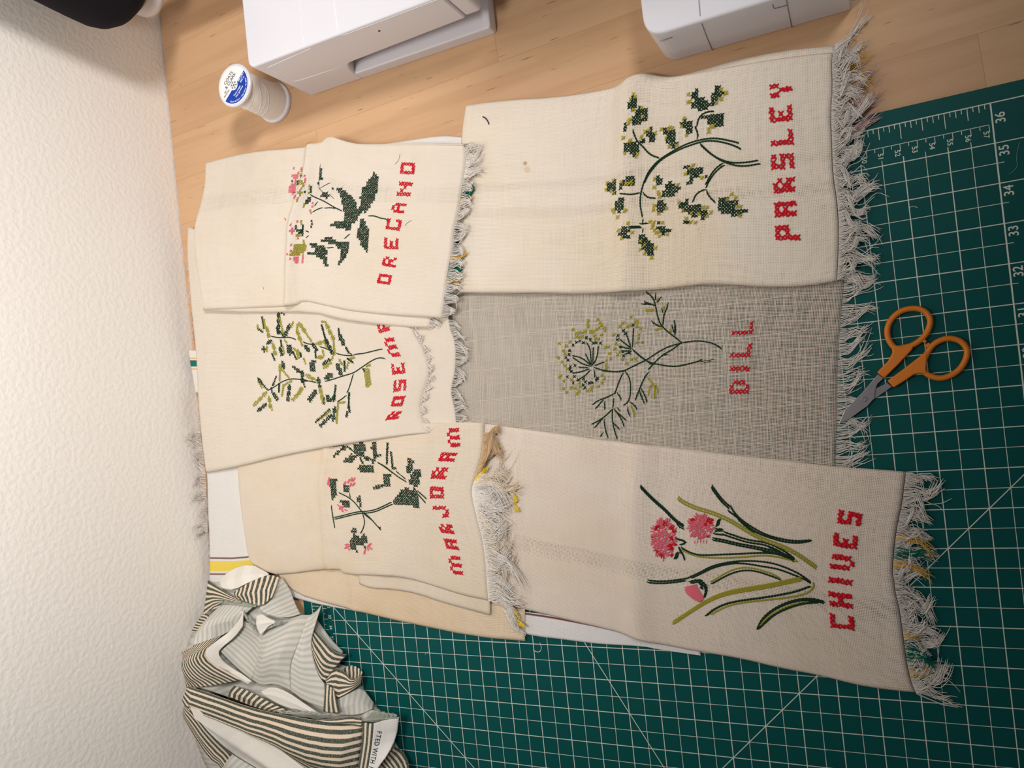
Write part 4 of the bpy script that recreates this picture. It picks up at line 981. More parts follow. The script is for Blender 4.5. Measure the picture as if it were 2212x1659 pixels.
n.crosses('yellow', [(130,320),(210,290),(115,410),(185,420),(215,445),(305,310),(365,335),(410,330),(425,305),(200,660),(215,690),(265,745),(345,680),(360,665),(720,270),(720,380),(765,435),(775,460),(790,500),(715,610),(710,660),(865,640),(780,710),(1015,345),(1030,570),(1080,670),(1190,705),(1275,710),(1340,630),(1380,630),(1430,690),(1380,740),(1120,770),(1180,815),(1235,825),(1690,465),(1745,505),(1635,530),(1760,620),(1800,620),(1800,735),(385,830),(275,920),(435,945),(310,1020),(660,810),(710,820),(700,850),(820,820),(690,880),(720,920),(740,950),(780,940),(780,990),(885,970),(545,1055),(595,1105),(545,1155),(595,1210),(735,1140),(685,1260)], .0024, r=.00055, lift=.0009)
n.done(NAMES)

# --- dill
n = Needle(DIL, dill, 1300, 610, .19293)
for ch, TL, BL, TR in (('D', (1420, 1248), (1645, 1246), (1430, 1098)), ('I', (1424, 998), (1660, 996), (1430, 942)), ('L', (1430, 842), (1660, 836), (1452, 692)), ('L', (1452, 592), (1692, 578), (1462, 450))):
    n.letter(A3[ch], TL, BL, TR, r=.00060)
n.stems('green', [[(490,105),(570,160),(600,240),(615,340),(640,430),(670,490),(760,570),(830,620),(900,680)], [(600,120),(605,200)], [(665,155),(620,230)], [(470,215),(540,240),(600,260)], [(480,230),(550,250)], [(440,245),(520,240)], [(740,225),(735,290),(700,340),(690,420),(685,480)], [(665,290),(690,340)], [(550,430),(610,480),(670,495)], [(805,420),(830,500),(820,590)], [(815,460),(822,580)], [(780,470),(810,560)],
    [(900,680),(980,660),(1080,655),(1180,665),(1270,690),(1350,750)], [(900,680),(800,700),(700,740),(600,800),(500,870),(420,905),(300,965),(240,995),(130,1000),(0,990)], [(870,690),(780,760),(680,810),(580,910),(520,980)], [(340,750),(420,820),(480,870),(580,910),(640,920),(800,945),(900,930),(1000,905),(1100,880),(1120,860)], [(700,820),(740,800)],
    [(240,1010),(200,1090),(160,1210),(140,1250)], [(260,995),(310,1060),(325,1150),(320,1260),(300,1340),(240,1380)], [(310,1340),(370,1370),(400,1430)], [(290,1390),(290,1440),(320,1500)], [(525,1000),(470,1080),(430,1180),(395,1260),(375,1325)], [(420,1210),(450,1290),(480,1360)], [(440,1190),(490,1270),(510,1350)]], r=.00046)
n.stems('green', [[(1100,890),(1140,905),(1200,870),(1250,855)], [(1140,905),(1230,880)]], r=.0003, step=.004)
n.stems('olive', [[(505,1060),(560,1120),(600,1170),(585,1240),(590,1310)], [(560,1130),(530,1190),(525,1270)], [(600,1150),(630,1190),(630,1245)], [(320,1370),(350,1430),(370,1510)], [(330,1380),(360,1450),(368,1500)], [(480,320),(590,310)], [(490,305),(590,300)], [(590,545),(680,510)], [(600,535),(670,505)], [(620,170),(620,220)], [(685,260),(690,310)], [(700,260),(700,310)], [(750,530),(785,560)], [(760,525),(790,550)]], r=.00055)
n.done(NAMES)
n = Needle(DIL, dill, 1180, 610, .21700)
n.stems('green', [[(470,845),(560,875),(680,890),(780,885)], [(450,840),(440,650),(400,600)], [(465,830),(470,640)], [(470,820),(510,740),(520,630)], [(450,830),(390,710)], [(440,820),(350,745),(260,730)], [(440,830),(370,820),(260,745)], [(430,850),(320,845)], [(430,860),(350,890),(260,905)], [(440,870),(390,930),(300,980)], [(470,860),(490,910),(480,950)], [(480,830),(580,790)], [(850,660),(730,565)], [(845,650),(790,490)], [(860,650),(870,450)], [(845,665),(740,640)], [(840,675),(770,690)], [(850,680),(780,720)], [(850,660),(980,770),(1060,820)],
    [(690,1100),(570,1160),(520,1170),(460,1220)], [(670,1150),(670,1200),(665,1250)], [(570,1165),(490,1260)], [(580,1180),(585,1270)], [(700,1095),(735,1130),(750,1175)], [(665,1255),(570,1350),(450,1415)], [(560,1355),(480,1450)], [(575,1360),(590,1480),(620,1550)], [(660,1260),(655,1360),(680,1480),(710,1560)], [(660,1390),(735,1465)], [(670,1255),(740,1340),(780,1440)], [(690,1280),(800,1375)], [(700,1245),(740,1280)], [(565,1490),(540,1540)]], r=.00046)
n.crosses('green', [(335,580),(370,600),(300,595),(270,625),(400,550),(440,570),(470,605),(500,600),(540,605),(235,680),(225,720),(200,745),(215,775),(285,825),(240,840),(235,865),(250,885),(210,940),(280,935),(270,1000),(320,970),(375,960),(390,990),(370,1020),(385,1050),(430,1000),(460,1000),(510,950),(500,970),(770,480),(790,510),(715,530),(710,570),(735,640),(765,690),(770,730),(865,425),(830,700)], .0022)
n.crosses('olive', [(415,380),(415,410),(415,440),(515,370),(535,400),(550,425),(525,450),(500,465),(580,450),(585,480),(270,470),(300,505),(330,500),(360,500),(390,490),(300,540),(330,540),(360,540),(440,490),(470,490),(480,530),(520,560),(550,520),(490,560),(130,605),(235,590),(200,630),(170,680),(190,710),(120,750),(160,790),(185,830),(210,860),(130,945),(145,930),(175,980),(250,970),(170,1055),(205,1090),(250,1050),(290,1050),(335,1000),(335,1040),(310,1110),(325,1085),(410,1080),(455,1040),(450,1075),(555,920),(580,955),(555,1000),(520,1035),(590,645),(625,640),(630,710),(640,760),(600,780),(600,820),(600,850),(845,345),(765,405),(735,440),(810,435),(835,430),(890,390),(910,390),(905,430),(940,460),(675,520),(920,520),(915,560),(900,605),(955,595),(695,610),(685,660),(735,690),(710,720),(760,770),(800,805),(850,760),(890,765)], .0023, r=.00058)
n.done(NAMES)

# --- chives
n = Needle(CHV, chv, 1770, 1080, .18072)
for ch, TL, BL, TR in (('C', (138, 1515), (418, 1558), (128, 1355)), ('H', (118, 1258), (392, 1295), (112, 1092)), ('I', (103, 978), (380, 1020), (114, 918)), ('V', (122, 818), (405, 850), (150, 645)), ('E', (162, 548), (442, 590), (180, 390)), ('S', (208, 268), (485, 315), (238, 120))):
    n.letter(A3[ch], TL, BL, TR, r=.00100)
n.done(NAMES)
n = Needle(CHV, chv, 1370, 1030, .20498)
def band(col, line, k=2, w=16, r=.00058):
    for i in range(k):
        o = (i - (k-1)/2)*w
        n.stem(col, [(x - o*.35, y + o) for x, y in line], r=r, step=.0024)
band('green', [(60,95),(130,170),(210,250),(330,350),(430,460),(525,520)]); n.stem('green', [(440,470),(480,540),(530,548)])
band('green', [(810,95),(870,180),(930,260),(1010,325)], 2, 22); n.stem('green', [(1010,300),(1060,390),(1150,470),(1280,555),(1400,615),(1550,655),(1700,680),(1870,665)], r=.00058)
n.stem('green', [(980,350),(1080,420),(1160,500),(1290,590),(1440,645),(1600,690),(1750,698),(1860,672)], r=.00058); n.stem('green', [(1080,430),(1160,510),(1270,590)], r=.00058)
band('green', [(930,590),(1050,630),(1200,680),(1380,700),(1500,750),(1620,820),(1690,880)], 2, 26)
band('green', [(820,655),(930,670),(1080,710),(1250,740),(1400,770),(1550,810),(1670,860)], 2, 20); n.stem('green', [(1400,730),(1560,800),(1690,885)], r=.0006); n.stem('green', [(1350,790),(1480,795),(1600,840),(1690,890)])
n.stem('green', [(490,740),(560,785),(650,820),(760,825),(900,818),(1100,812),(1280,800),(1420,800),(1550,820),(1680,885)], r=.00058)
n.stem('olive', [(490,760),(600,822),(750,850),(950,855),(1150,845),(1350,825),(1500,838),(1620,870),(1725,890)], r=.00058)
band('olive', [(455,215),(500,260),(650,330),(800,370),(950,430),(1080,500),(1220,590),(1380,670),(1530,720),(1680,790),(1800,870),(1925,960)], 2, 24)
band('green', [(135,1100),(250,1112),(400,1105),(550,1080)], 2, 22)
n.stem('green', [(540,1075),(700,1005),(800,945),(950,905),(1100,885),(1280,885),(1450,905),(1600,955),(1750,1025),(1865,1112)], r=.00055)
n.stem('green', [(600,1070),(760,985),(900,935),(1050,908),(1200,915),(1330,940),(1500,965),(1650,1020),(1800,1080),(1860,1120)], r=.00055)
n.stem('green', [(640,1050),(760,990),(860,940),(1000,905),(1100,895)], r=.00058)
n.stem('olive', [(800,1110),(900,1050),(1000,990),(1120,955),(1220,955),(1350,985),(1480,1030),(1550,1080)]); n.stem('green', [(810,1130),(900,1080),(1010,1020),(1130,985),(1250,985),(1380,1020),(1550,1085)], r=.00055)
band('olive', [(405,1540),(500,1480),(650,1380),(800,1290),(950,1230),(1150,1190),(1350,1160),(1550,1120),(1770,1070)], 3, 18)
n.stem('green', [(750,1470),(830,1400),(950,1340),(1100,1305),(1300,1280),(1500,1250),(1700,1210),(1860,1150)], r=.00065); n.stem('olive', [(800,1455),(950,1370),(1100,1330),(1300,1305),(1500,1285),(1700,1260),(1840,1220),(1905,1150),(1880,1110)], r=.00058)
band('green', [(1300,1595),(1340,1505),(1450,1405),(1600,1330),(1750,1290),(1900,1290),(2005,1325)], 2, 16); band('green', [(1300,1605),(1380,1530),(1480,1440),(1620,1375),(1780,1325),(1940,1315)], 2, 16); n.stem('olive', [(1320,1575),(1400,1480),(1550,1390),(1700,1335),(1840,1312)], r=.0006)
n.stems('green', [[(430,650),(500,665),(570,685),(480,720)], [(440,650),(540,680)], [(460,740),(510,800),(535,880)], [(470,740),(500,810)], [(455,785),(425,870)], [(470,790),(445,870)], [(890,440),(865,530)], [(905,440),(885,520)], [(850,550),(940,550)], [(850,570),(940,565)], [(830,600),(940,610)], [(850,590),(900,540)], [(580,1110),(650,1080),(740,1110),(775,1180),(740,1275)], [(590,1125),(660,1100),(730,1130),(760,1190),(740,1260)], [(640,1090),(720,1085)], [(680,1130),(740,1150),(700,1180)], [(690,1165),(730,1180)]], r=.0006)
rr = random.Random(5)
for (cx, cy, rx, ry, cnt) in ((310, 650, 135, 210, 420), (700, 520, 135, 125, 300)):
    for k in range(cnt):
        a = rr.uniform(0, 6.283); d = math.sqrt(rr.random()); e = 1 + .10*math.sin(9*a)
        x, y = cx + rx*d*math.cos(a)*e, cy + ry*d*math.sin(a)*e
        if d > .8: b = a + rr.uniform(-.3, .3)
        else: b = rr.choice((.8, 2.35)) + rr.uniform(-.3, .3)
        h = 17
        red = any(math.hypot(x - p, y - q) < w for p, q, w in ((250,540,34),(330,495,30),(400,545,30),(440,580,26),(390,650,28),(180,640,24),(385,740,36),(430,715,26),(235,785,24),(290,830,26),(400,830,30),(620,430,34),(600,405,20),(795,465,36),(760,500,18),(775,640,24)))
        if any(math.hypot(x - p, y - q) < 24 for p, q in ((372, 570), (775, 590))): continue
        n.satin('red' if red else 'pink', (x - h*math.cos(b), y - h*math.sin(b)), (x + h*math.cos(b), y + h*math.sin(b)), .00046, .0004 + rr.uniform(0, .0006))
for k in range(5): n.satin('pink', (640 + k*30, 662 + (k == 0)*8), (636 + k*31, 700), .00035)
for k in range(26):
    f = k/25
    ax_, ay_ = 530 + 150*f**1.6, 1165 + 155*f**.75; bx_, by_ = 655 + 80*f, 1135 + 140*f
    if k % 3 == 1: ax_ += 10
    n.satin('pink', (ax_, ay_), (bx_, by_), .0006, .0007)
names = dict(NAMES); names['red'] = 'red_stitching'
n.done(names)
# ------------------------------------------------------------------ embroidery scissors on the mat
sc = thing('embroidery_scissors', 'small scissors with orange plastic finger loops lying open on the green mat', 'scissors', at(1930, 760, 0))
def z6(p): return (1750 + p[0]*.21096, 600 + p[1]*.21096)
def flat(pts, z0, z1):
    return [tuple(at(*z6(p), (z0+z1)/2))[:2] for p in pts]
bA = [(693,990),(752,1030),(690,1085),(668,1140),(655,1235),(590,1310),(410,1440),(290,1500),(355,1355),(540,1170)]
bB = [(790,1075),(840,1115),(660,1240),(600,1290),(480,1380),(300,1500),(480,1250),(560,1180),(680,1130)]
b = MB(); b.prism(flat(bB, .001, .0022), .0012, .0022); b.build('blade', M['steel'], sc, bevel=.0002)
b = MB(); b.prism(flat(bA, .0023, .0034), .00225, .0034); b.build('blade', M['steel'], sc, bevel=.0002)
px_ = at(*z6((552, 1243)), .0036)
b = MB(); b.lathe([(0, .0033), (.0018, .0033), (.0018, .0040), (.0015, .0043), (.0011, .0043), (.0010, .0040), (0, .0040)], (px_.x, px_.y), 24, False); b.build('pivot_screw', M['steel'], sc)
def handle(ring, shank, nub):
    h = thing('handle', None, None); 
    q = MB()
    pts = smooth_line([at(*z6(p), .0026) for p in ring], 3)
    q.tube(pts, .00185, 12, caps=True, up=Vector((0, 0, 1)), flat=1.15)
    q2 = MB(); q2.prism(flat(shank, .0005, .0048), .0006, .0050)
    q3 = MB(); q3.prism(flat(nub, .001, .004), .0012, .0040)
    bpy.data.objects.remove(h)
    o = q.build('handle_loop', M['orange'], sc, smooth=True)
    q2.build('handle_shank', M['orange'], sc, bevel=.0010)
    q3.build('handle_stop', M['orange'], sc, bevel=.0006)
handle([(880,725),(835,690),(790,610),(788,500),(850,395),(950,328),(1075,308),(1170,335),(1225,400),(1232,470),(1195,570),(1120,650),(1030,700),(950,715),(880,725)],
       [(835,715),(860,690),(960,705),(1060,690),(1045,735),(900,890),(760,1028),(683,970),(800,850),(842,765)], [(1160,615),(1195,650),(1180,672),(1140,655)])
handle([(1160,950),(1152,890),(1170,830),(1215,735),(1280,665),(1380,622),(1460,620),(1550,650),(1605,720),(1610,790),(1570,890),(1500,970),(1400,1020),(1310,1030),(1225,1005),(1180,975),(1160,950)],
       [(790,1055),(960,930),(1110,815),(1200,740),(1195,830),(1185,930),(1195,985),(1130,980),(1065,988),(960,1060),(855,1125)], [(1178,690),(1212,662),(1248,690),(1195,720)])

# ------------------------------------------------------------------ crumpled striped fabric against the wall
TK = ticking('ticking_dark', (62, 74, 66), (228, 208, 184))
TKR = ticking('ticking_reverse', (188, 187, 178), (212, 207, 197), .45)
PALE = ticking('ticking_cream', (226, 220, 210), (232, 227, 218), .5)
OUTL = [(235,250),(330,200),(420,165),(560,130),(690,200),(800,225),(880,420),(960,500),(1060,530),(1090,650),(1160,720),(1270,805),(1240,880),(1390,930),(1390,1010),(1480,1170),(1590,1270),(1670,1285),(1650,1430),(1740,1600),(1760,1800),(280,1800),(180,1600),(50,1250),(40,1160),(60,1060),(40,800),(110,620),(200,500)]
def zp(p): return (380 + p[0]*.28874, 1180 + p[1]*.28874)
def edist(p):
    best = 1e9
    for i in range(len(OUTL)):
        ax_, ay_ = OUTL[i-1]; bx_, by_ = OUTL[i]
        if ax_ > 1700 and bx_ > 1700 or (by_ >= 1790 and ay_ >= 1790): continue
        dx, dy = bx_-ax_, by_-ay_; t = max(0, min(1, ((p[0]-ax_)*dx + (p[1]-ay_)*dy)/(dx*dx+dy*dy)))
        best = min(best, math.hypot(p[0]-ax_-t*dx, p[1]-ay_-t*dy))
    return best if inside(p, OUTL) else 0.0
def dome(p):
    return 4 + 24*(1 - math.exp(-edist(p)/130))
def ylim(p, lift=0.0):
    """How close to the wall the heap comes there: it leans on it at the outline and bellies away from it inside."""
    return .7065 - .040*(1 - math.exp(-edist(p)/110)) - lift*.0006
class Scrap:
    n = 0
def scrap(name, parent, mat, top, bottom, left, right, lift, along, stripes, bulge=4.0, thick=1.0, wob=1.6, nu=40, nv=40, tilt=None, rn=(1.5, 1.5, 1.5, 1.5)):
    """One visible fold of the pile: traced edges at the pile's height, bowed up in the middle."""
    E = []
    for e in (top, bottom, left, right):
        E.append([zp(p) + (dome(p) + lift + (p[2] if len(p) > 2 else 0), ylim(p, lift)) for p in e])
    Scrap.n += 1
    if along == 't': uf = lambda u, t, sl, tl: (t*stripes + .2, u*sl)
    else: uf = lambda u, t, sl, tl: (u*stripes + .2, t*tl)
    return Cloth(name, E, 0, mat, parent, thick=thick, wob=wob, rnd=rn, nu=nu, nv=nv, seed=20 + Scrap.n, uvfun=uf, sag=-bulge, smooth=1, off=(0, .6, -.8))

HEAP = 'striped fabric scraps heaped by the wall'
def base_of(p): 
    q = atw(*zp(p), .0); return (q.x, q.y, 0)
# the big pale crumple underneath, reverse side out
pal = thing('fabric_scrap', 'crumpled pale grey striped fabric, reverse side out, in the middle of the heap', 'fabric scrap', base_of((850, 900)), HEAP)
def core(outline, ctr, parent, mat):
    core = MB(); nr = 14; m_ = len(outline); oo = []
    for i in range(m_):
        for k in range(4):
            a, c = outline[i], outline[(i+1) % m_]; f = k/4
            oo.append((a[0] + (c[0]-a[0])*f, a[1] + (c[1]-a[1])*f))
    n_ = len(oo)
    for r in range(nr + 1):
        f = 1 - r/nr*.97
        for p in oo:
            q = (ctr[0] + (p[0]-ctr[0])*f*.97, ctr[1] + (p[1]-ctr[1])*f*.97)
            z = dome(q) - 4 + 1.6*noise.noise(Vector((q[0]*.012, q[1]*.012, 3)))
            core.v.append(tuple(atw(*zp(q), max(.5, z)*.001, min(.7075, ylim(q) + .003))))
    for r in range(nr):
        for k in range(n_):
            core.f.append((r*n_ + k, r*n_ + (k+1) % n_, (r+1)*n_ + (k+1) % n_, (r+1)*n_ + k))
    core.f.append(tuple(nr*n_ + k for k in range(n_)))
    base_i = len(core.v)
    for p in oo:
        q = (ctr[0] + (p[0]-ctr[0])*.95, ctr[1] + (p[1]-ctr[1])*.95)
        w = atw(*zp(q), .0003, .7075); core.v.append((w.x, min(w.y, .7075), .0003))
    for k in range(n_): core.f.append((k, base_i + k, base_i + (k+1) % n_, (k+1) % n_))
    core.f.append(tuple(base_i + k for k in range(n_)))
    core.uv = [(v[0]/.0062, v[1]) for v in core.v]
    return core.build('under_fold', mat, parent, smooth=True)
core([(420,450),(640,440),(880,440),(960,500),(1060,530),(1090,650),(1160,720),(1270,805),(1240,880),(1390,930),(1390,1010),(1480,1170),(1590,1270),(1300,1310),(900,1290),(500,1180),(220,1080),(60,1045),(40,800),(110,620),(240,520)], (760, 860), pal, TKR)
scrap('left_panel', pal, TKR, [(650,650),(760,600),(900,520),(1000,515)], [(565,1000),(640,1045),(740,1030),(860,1085)], [(650,650),(620,800),(565,1000)], [(1000,515),(910,750),(850,900),(860,1085)], 3, 't', 11, 5)
scrap('right_panel', pal, TKR, [(985,525),(1040,495),(1088,438,6)], [(860,1085),(960,1160),(1105,1215)], [(985,525),(905,750),(850,900),(860,1085)], [(1088,438,6),(1040,590,4),(1005,720),(1030,870),(1075,990),(1115,1030),(1105,1215)], 7, 't', 15, 4)
scrap('rolled_edge', pal, PALE, [(630,1090),(720,1050),(830,1090),(960,1180),(1060,1245)], [(660,1120),(760,1180),(850,1215),(920,1225),(1040,1262)], [(630,1090),(660,1120)], [(1060,1245),(1040,1262)], 8, 't', 2, 3)
scrap('turned_corner', pal, PALE, [(600,525),(640,510),(690,540),(740,560)], [(630,668),(660,640),(690,600),(740,575)], [(600,525),(595,600),(630,668)], [(740,560),(740,575)], 9, 't', 2, 2, nu=24, nv=20)
scrap('side_fold', pal, TKR, [(1045,540),(1090,600),(1160,700),(1250,790)], [(1025,610),(1080,680),(1150,760),(1240,805)], [(1045,540),(1025,610)], [(1250,790),(1240,805)], 1, 't', 3, 1, nu=30, nv=16)
scrap('side_fold', pal, TKR, [(1200,1150),(1290,1100),(1390,1055),(1480,1175)], [(1215,1265),(1300,1270),(1400,1255),(1470,1215)], [(1200,1150),(1215,1265)], [(1480,1175),(1470,1215)], 2, 's', 7, 5, nu=30, nv=24)
scrap('side_fold', pal, TKR, [(1390,1262),(1450,1222),(1520,1235),(1590,1280)], [(1380,1310),(1460,1320),(1530,1310),(1595,1300)], [(1390,1262),(1380,1310)], [(1590,1280),(1595,1300)], 1, 's', 5, 2, nu=24, nv=16)

top = thing('fabric_scrap', 'striped fabric twist at the heap top, touching the yellow bordered towel', 'fabric scrap', base_of((560, 330)), HEAP)
core([(240,255),(330,210),(420,170),(560,140),(690,205),(800,230),(880,420),(920,505),(780,535),(600,470),(400,430),(205,500)], (560, 340), top, TKR)
scrap('turned_fold', top, PALE, [(325,245),(420,168),(560,130),(690,203)], [(345,315),(430,330),(560,262),(692,215)], [(325,245),(325,290),(345,315)], [(690,203),(692,215)], 5, 's', 3, 4, nu=40, nv=24)
scrap('loose_tail', top, TK, [(236,250),(330,318),(440,385),(575,440)], [(200,520),(300,432),(420,425),(565,450)], [(236,250),(222,380),(200,520)], [(575,440),(565,450)], 2, 't', 6, 3)
scrap('pale_fold', top, TKR, [(790,235),(850,320),(885,420),(928,508)], [(715,380),(610,455),(655,505),(780,535)], [(790,235),(745,290),(715,380)], [(928,508),(860,530),(780,535)], 4, 's', 9, 4)
scrap('striped_fold', top, TK, [(430,345),(560,262),(692,210),(768,232)], [(450,390),(560,432),(640,452),(716,382)], [(430,345),(435,370),(450,390)], [(768,232),(750,300),(716,382)], 7, 's', 9, 5)

lef = thing('fabric_scrap', 'striped fabric loop with a plain cream band, leaning against the wall', 'fabric scrap', base_of((250, 850)), HEAP)
scrap('frayed_panel', lef, TKR, [(250,520),(330,440),(450,430),(572,458)], [(115,745),(250,712),(340,670),(470,600)], [(250,520),(150,630),(115,745)], [(572,458),(505,520),(470,600)], 4, 's', 11, 4)
scrap('dark_edge', lef, TK, [(205,500),(250,510),(245,560)], [(112,640),(150,650),(200,600)], [(205,500),(150,570),(112,640)], [(245,560),(200,600)], 3, 't', 7, 1, nu=20, nv=20)
scrap('inner_panel', lef, TKR, [(500,560),(590,600),(655,650)], [(330,790),(440,900),(562,1005)], [(500,560),(440,680),(330,790)], [(655,650),(630,800),(562,1005)], 2, 't', 10, -2)
scrap('striped_loop', lef, TK, [(42,795),(140,742),(240,700),(335,672)], [(75,1058),(200,1055),(330,1035),(490,1000)], [(42,795),(52,930),(75,1058)], [(335,672),(205,790),(262,875),(490,1000)], 5, 's', 13, 5)
scrap('cream_band', lef, PALE, [(505,470),(480,540),(400,640),(300,710),(205,790),(260,880),(400,960),(540,1035)], [(498,600),(440,680),(335,765),(312,800),(345,860),(430,920),(510,970),(566,1012)], [(505,470),(498,600)], [(540,1035),(566,1012)], 8, 's', 2, 1.5, nu=70, nv=16, wob=.8)

rig = thing('fabric_scrap', 'dark striped fabric with a pointed cut corner, hanging over the mat side of the heap', 'fabric scrap', base_of((1180, 900)), HEAP)
scrap('pointed_corner', rig, TK, [(1030,620),(1100,700),(1185,795),(1278,812)], [(1005,760),(1030,870),(1075,985),(1115,1005)], [(1030,620),(1005,690),(1005,760)], [(1278,812),(1190,905),(1115,1005)], 6, 't', 6, 3)
scrap('curled_end', rig, TK, [(1255,915),(1300,888),(1360,905),(1395,945)], [(1270,990),(1310,1010),(1350,1005),(1385,970)], [(1255,915),(1255,950),(1270,990)], [(1395,945),(1385,970)], 1, 's', 5, -3, nu=24, nv=20)
scrap('wrapped_fold', rig, TK, [(1112,1002),(1180,905),(1260,935),(1310,1005),(1392,960)], [(1130,1040),(1195,1145),(1290,1095),(1340,1060),(1385,1022)], [(1112,1002),(1130,1040)], [(1392,960),(1385,1022)], 5, 't', 5, 4)
scrap('hanging_strip', rig, TK, [(1112,1028),(1150,1045),(1190,1100)], [(1098,1238),(1160,1250),(1225,1245)], [(1112,1028),(1108,1130),(1098,1238)], [(1190,1100),(1205,1170),(1225,1245)], 7, 's', 3.4, 2, nu=24, nv=30)

bun = thing('fabric_scrap', 'folded striped fabric with white centre band and printed selvedge, nearest the bottom edge', 'fabric scrap', base_of((800, 1450)), HEAP)
core([(90,1060),(500,1200),(900,1305),(1300,1325),(1670,1285),(1650,1430),(1740,1600),(1760,1800),(280,1800),(180,1600),(50,1250),(40,1160)], (860, 1560), bun, TKR)
scrap('lower_stripes', bun, TK, [(60,1190),(140,1262),(250,1400),(420,1562),(500,1700)], [(45,1270),(110,1390),(240,1600),(330,1650),(380,1780)], [(60,1190),(48,1230),(45,1270)], [(500,1700),(430,1740),(380,1780)], 3, 't', 6, 4)
scrap('pale_patch', bun, TKR, [(420,1558),(520,1620),(640,1690)], [(345,1665),(420,1740),(520,1790)], [(420,1558),(375,1610),(345,1665)], [(640,1690),(580,1740),(520,1790)], 5, 's', 6, 2, nu=24, nv=24)
scrap('narrow_fold', bun, TK, [(432,1045),(560,1092),(700,1170),(850,1240)], [(385,1122),(520,1182),(640,1222),(760,1245)], [(432,1045),(400,1080),(385,1122)], [(850,1240),(760,1245)], 6, 's', 11, 3)
scrap('striped_fold', bun, TK, [(90,1048),(300,1118),(550,1208),(800,1262),(1000,1298),(1200,1318),(1388,1300)], [(100,1200),(330,1280),(560,1400),(760,1510),(900,1620),(1060,1720),(1340,1780)], [(90,1048),(45,1130),(42,1165),(100,1200)], [(1388,1300),(1398,1400),(1375,1560),(1340,1780)], 9, 't', 9, 9, nu=90, nv=70, wob=2.2)
scrap('white_band', bun, PALE, [(100,1200),(330,1280),(560,1400),(760,1510),(900,1620),(1040,1720)], [(120,1230),(210,1360),(330,1480),(450,1572),(600,1662),(760,1760)], [(100,1200),(120,1230)], [(1040,1720),(900,1740),(760,1760)], 8, 't', 1, 6, nu=60, nv=30)
scrap('turned_edge', bun, TK, [(1000,1285),(1150,1300),(1300,1272),(1385,1290)], [(1180,1330),(1280,1335),(1340,1345),(1382,1352)], [(1000,1285),(1090,1310),(1180,1330)], [(1385,1290),(1392,1320),(1382,1352)], 13, 't', 2.6, 3, nu=40, nv=18)
scrap('selvedge_stripes', bun, TK, [(1392,1318),(1430,1325),(1478,1330)], [(1340,1780),(1380,1780),(1415,1780)], [(1392,1318),(1392,1450),(1370,1600),(1340,1780)], [(1478,1330),(1466,1480),(1442,1630),(1415,1780)], 12, 's', 2.5, .5, nu=20, nv=50, wob=.6)
TAG = scrap('printed_selvedge', bun, plain('selvedge_cotton', (236, 232, 226), .9, .1), [(1476,1328),(1560,1302),(1668,1278)], [(1412,1785),(1440,1790),(1460,1792)], [(1476,1328),(1466,1480),(1442,1630),(1412,1785)], [(1668,1278),(1650,1425),(1585,1560),(1500,1670),(1460,1792)], 12, 's', 1, 1, nu=24, nv=50, wob=.4)
scrap('right_tail', bun, TK, [(1635,1500),(1690,1530),(1738,1610),(1745,1700)], [(1520,1640),(1560,1690),(1600,1730),(1640,1780)], [(1635,1500),(1580,1570),(1520,1640)], [(1745,1700),(1700,1740),(1640,1780)], 2, 't', 6, 3, nu=30, nv=30)
# the printed words along the selvedge, cut off by the raw edge
items = []
txt = 'FTED WITH PRIDE'
x0, y0 = 1522, 1378; x1, y1 = 1452, 1690
L_ = 0; adv = {'I': .45, 'W': 1.25, ' ': .55, 'M': 1.1}
pos = []
for ch in txt: pos.append(L_ + adv.get(ch, .82)/2); L_ += adv.get(ch, .82)
for ch, p in zip(txt, pos):
    if ch == ' ': continue
    f = p/9.1
    if f > 1.35: continue
    h = TAG.hit(*zp((x0 + (x1-x0)*f, y0 + (y1-y0)*f))); h2 = TAG.hit(*zp((x0 + (x1-x0)*(f+.03), y0 + (y1-y0)*(f+.03))))
    if not h or not h2: continue
    X = (h2[0] - h[0]).normalized(); Z = h[1]; Y = Z.cross(X).normalized(); Z = X.cross(Y)
    mw = Matrix((X, Y, Z)).transposed().to_4x4(); mw.translation = h[0] + Z*.0004
    items.append((ch, .0062, mw @ Matrix.Diagonal((.74, 1, 1, 1))))
text_mesh('printed_words', items, M['ink'], bun)
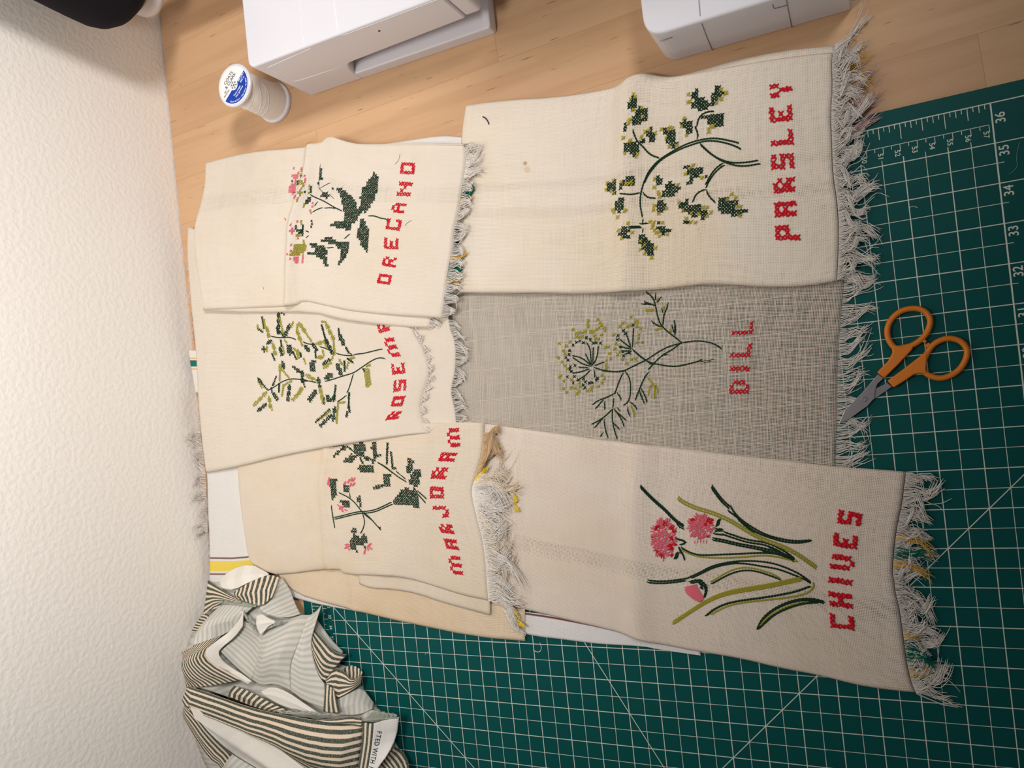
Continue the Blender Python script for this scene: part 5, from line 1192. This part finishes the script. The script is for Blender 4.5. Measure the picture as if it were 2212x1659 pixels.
# frayed raw edges
def fray(parent, a, c, n, ln, seed, lift=10, dirw=(0, 0, 1)):
    pa = [atw(*zp((a[0] + (c[0]-a[0])*f, a[1] + (c[1]-a[1])*f)), (dome((a[0] + (c[0]-a[0])*f, a[1] + (c[1]-a[1])*f)) + lift)*.001, ylim((a[0] + (c[0]-a[0])*f, a[1] + (c[1]-a[1])*f), lift)) for f in (0, .25, .5, .75, 1)]
    fringe('frayed_edge', pa, dirw, 'grey_fray', parent, n, ln, floor=min(p.z for p in pa) - .001, clumps=max(4, n//9), seed=seed, curl=1.2, wave=1.2, r=.00022, lift=.3, ymax=.708)
fray(lef, (320, 425), (590, 455), 150, .006, 81, 7, (.4, -.3, .4)); fray(lef, (500, 500), (590, 640), 110, .006, 82, 6, (.3, -.6, .4))
fray(pal, (590, 660), (810, 570), 120, .006, 83, 8, (.5, .2, .4)); fray(bun, (770, 1250), (1230, 1272), 190, .006, 84, 14, (.4, -.2, .5)); fray(bun, (1400, 1310), (1660, 1285), 110, .005, 85, 14, (.8, 0, .2))

# ------------------------------------------------------------------ stray threads
def snip(label, pts, z, r, rgb, cloth=None):
    P = []
    for p in pts:
        if cloth is not None:
            h = cloth.hit(*p); P.append(h[0] + h[1]*r*1.1 if h else at(p[0], p[1], z))
        else: P.append(at(p[0], p[1], z + r))
    P = smooth_line(P, 2)
    b = MB(); b.tube(P, r, 5, taper=[.5] + [1]*(len(P)-2) + [.5])
    o = b.build('thread_snippet', plain('stray_thread', rgb, .8, .2), None, smooth=True)
    tag(o, label, 'thread', 'stray threads and lint')
snip('short black thread lying near the parsley towel fold corner', [(1043, 252), (1049, 255), (1054, 261), (1057, 269)], .008, .00045, (28, 26, 34), PAR)
snip('thin dark hair curved above the last letter of the oregano towel', [(864, 333), (863, 341), (859, 350), (853, 355)], .012, .00016, (96, 60, 52), ORE)
snip('thin dark hair beside the letter C shape on the oregano towel', [(875, 488), (879, 482), (886, 478), (889, 476)], .013, .00016, (96, 60, 52), ORE)
snip('tiny orange lint speck left of the oregano flowers', [(615, 471), (617, 474), (618, 476)], .012, .0005, (226, 130, 74), ORE)
snip('tiny dark speck on the plain left half of the oregano towel', [(569, 620), (570, 625)], .014, .0003, (88, 84, 66), ORE)
snip('pale curled thread on the mat by the number 34 row', [(1965, 449), (1969, 446), (1976, 446), (1983, 449)], 0, .00028, (170, 178, 164))
snip('long faint thread on the mat beside the number 35', [(2203, 306), (2197, 330), (2196, 346), (2199, 358), (2190, 370), (2180, 376)], 0, .00022, (90, 140, 132))
snip('tiny pale lint on the mat below the marjoram towel', [(918, 1414), (921, 1410), (926, 1408)], 0, .00022, (190, 200, 186))
snip('loose white thread curling off the marjoram fringe onto the mat', [(1166, 1388), (1170, 1398), (1168, 1407), (1160, 1409), (1152, 1404)], 0, .0003, (222, 214, 206))
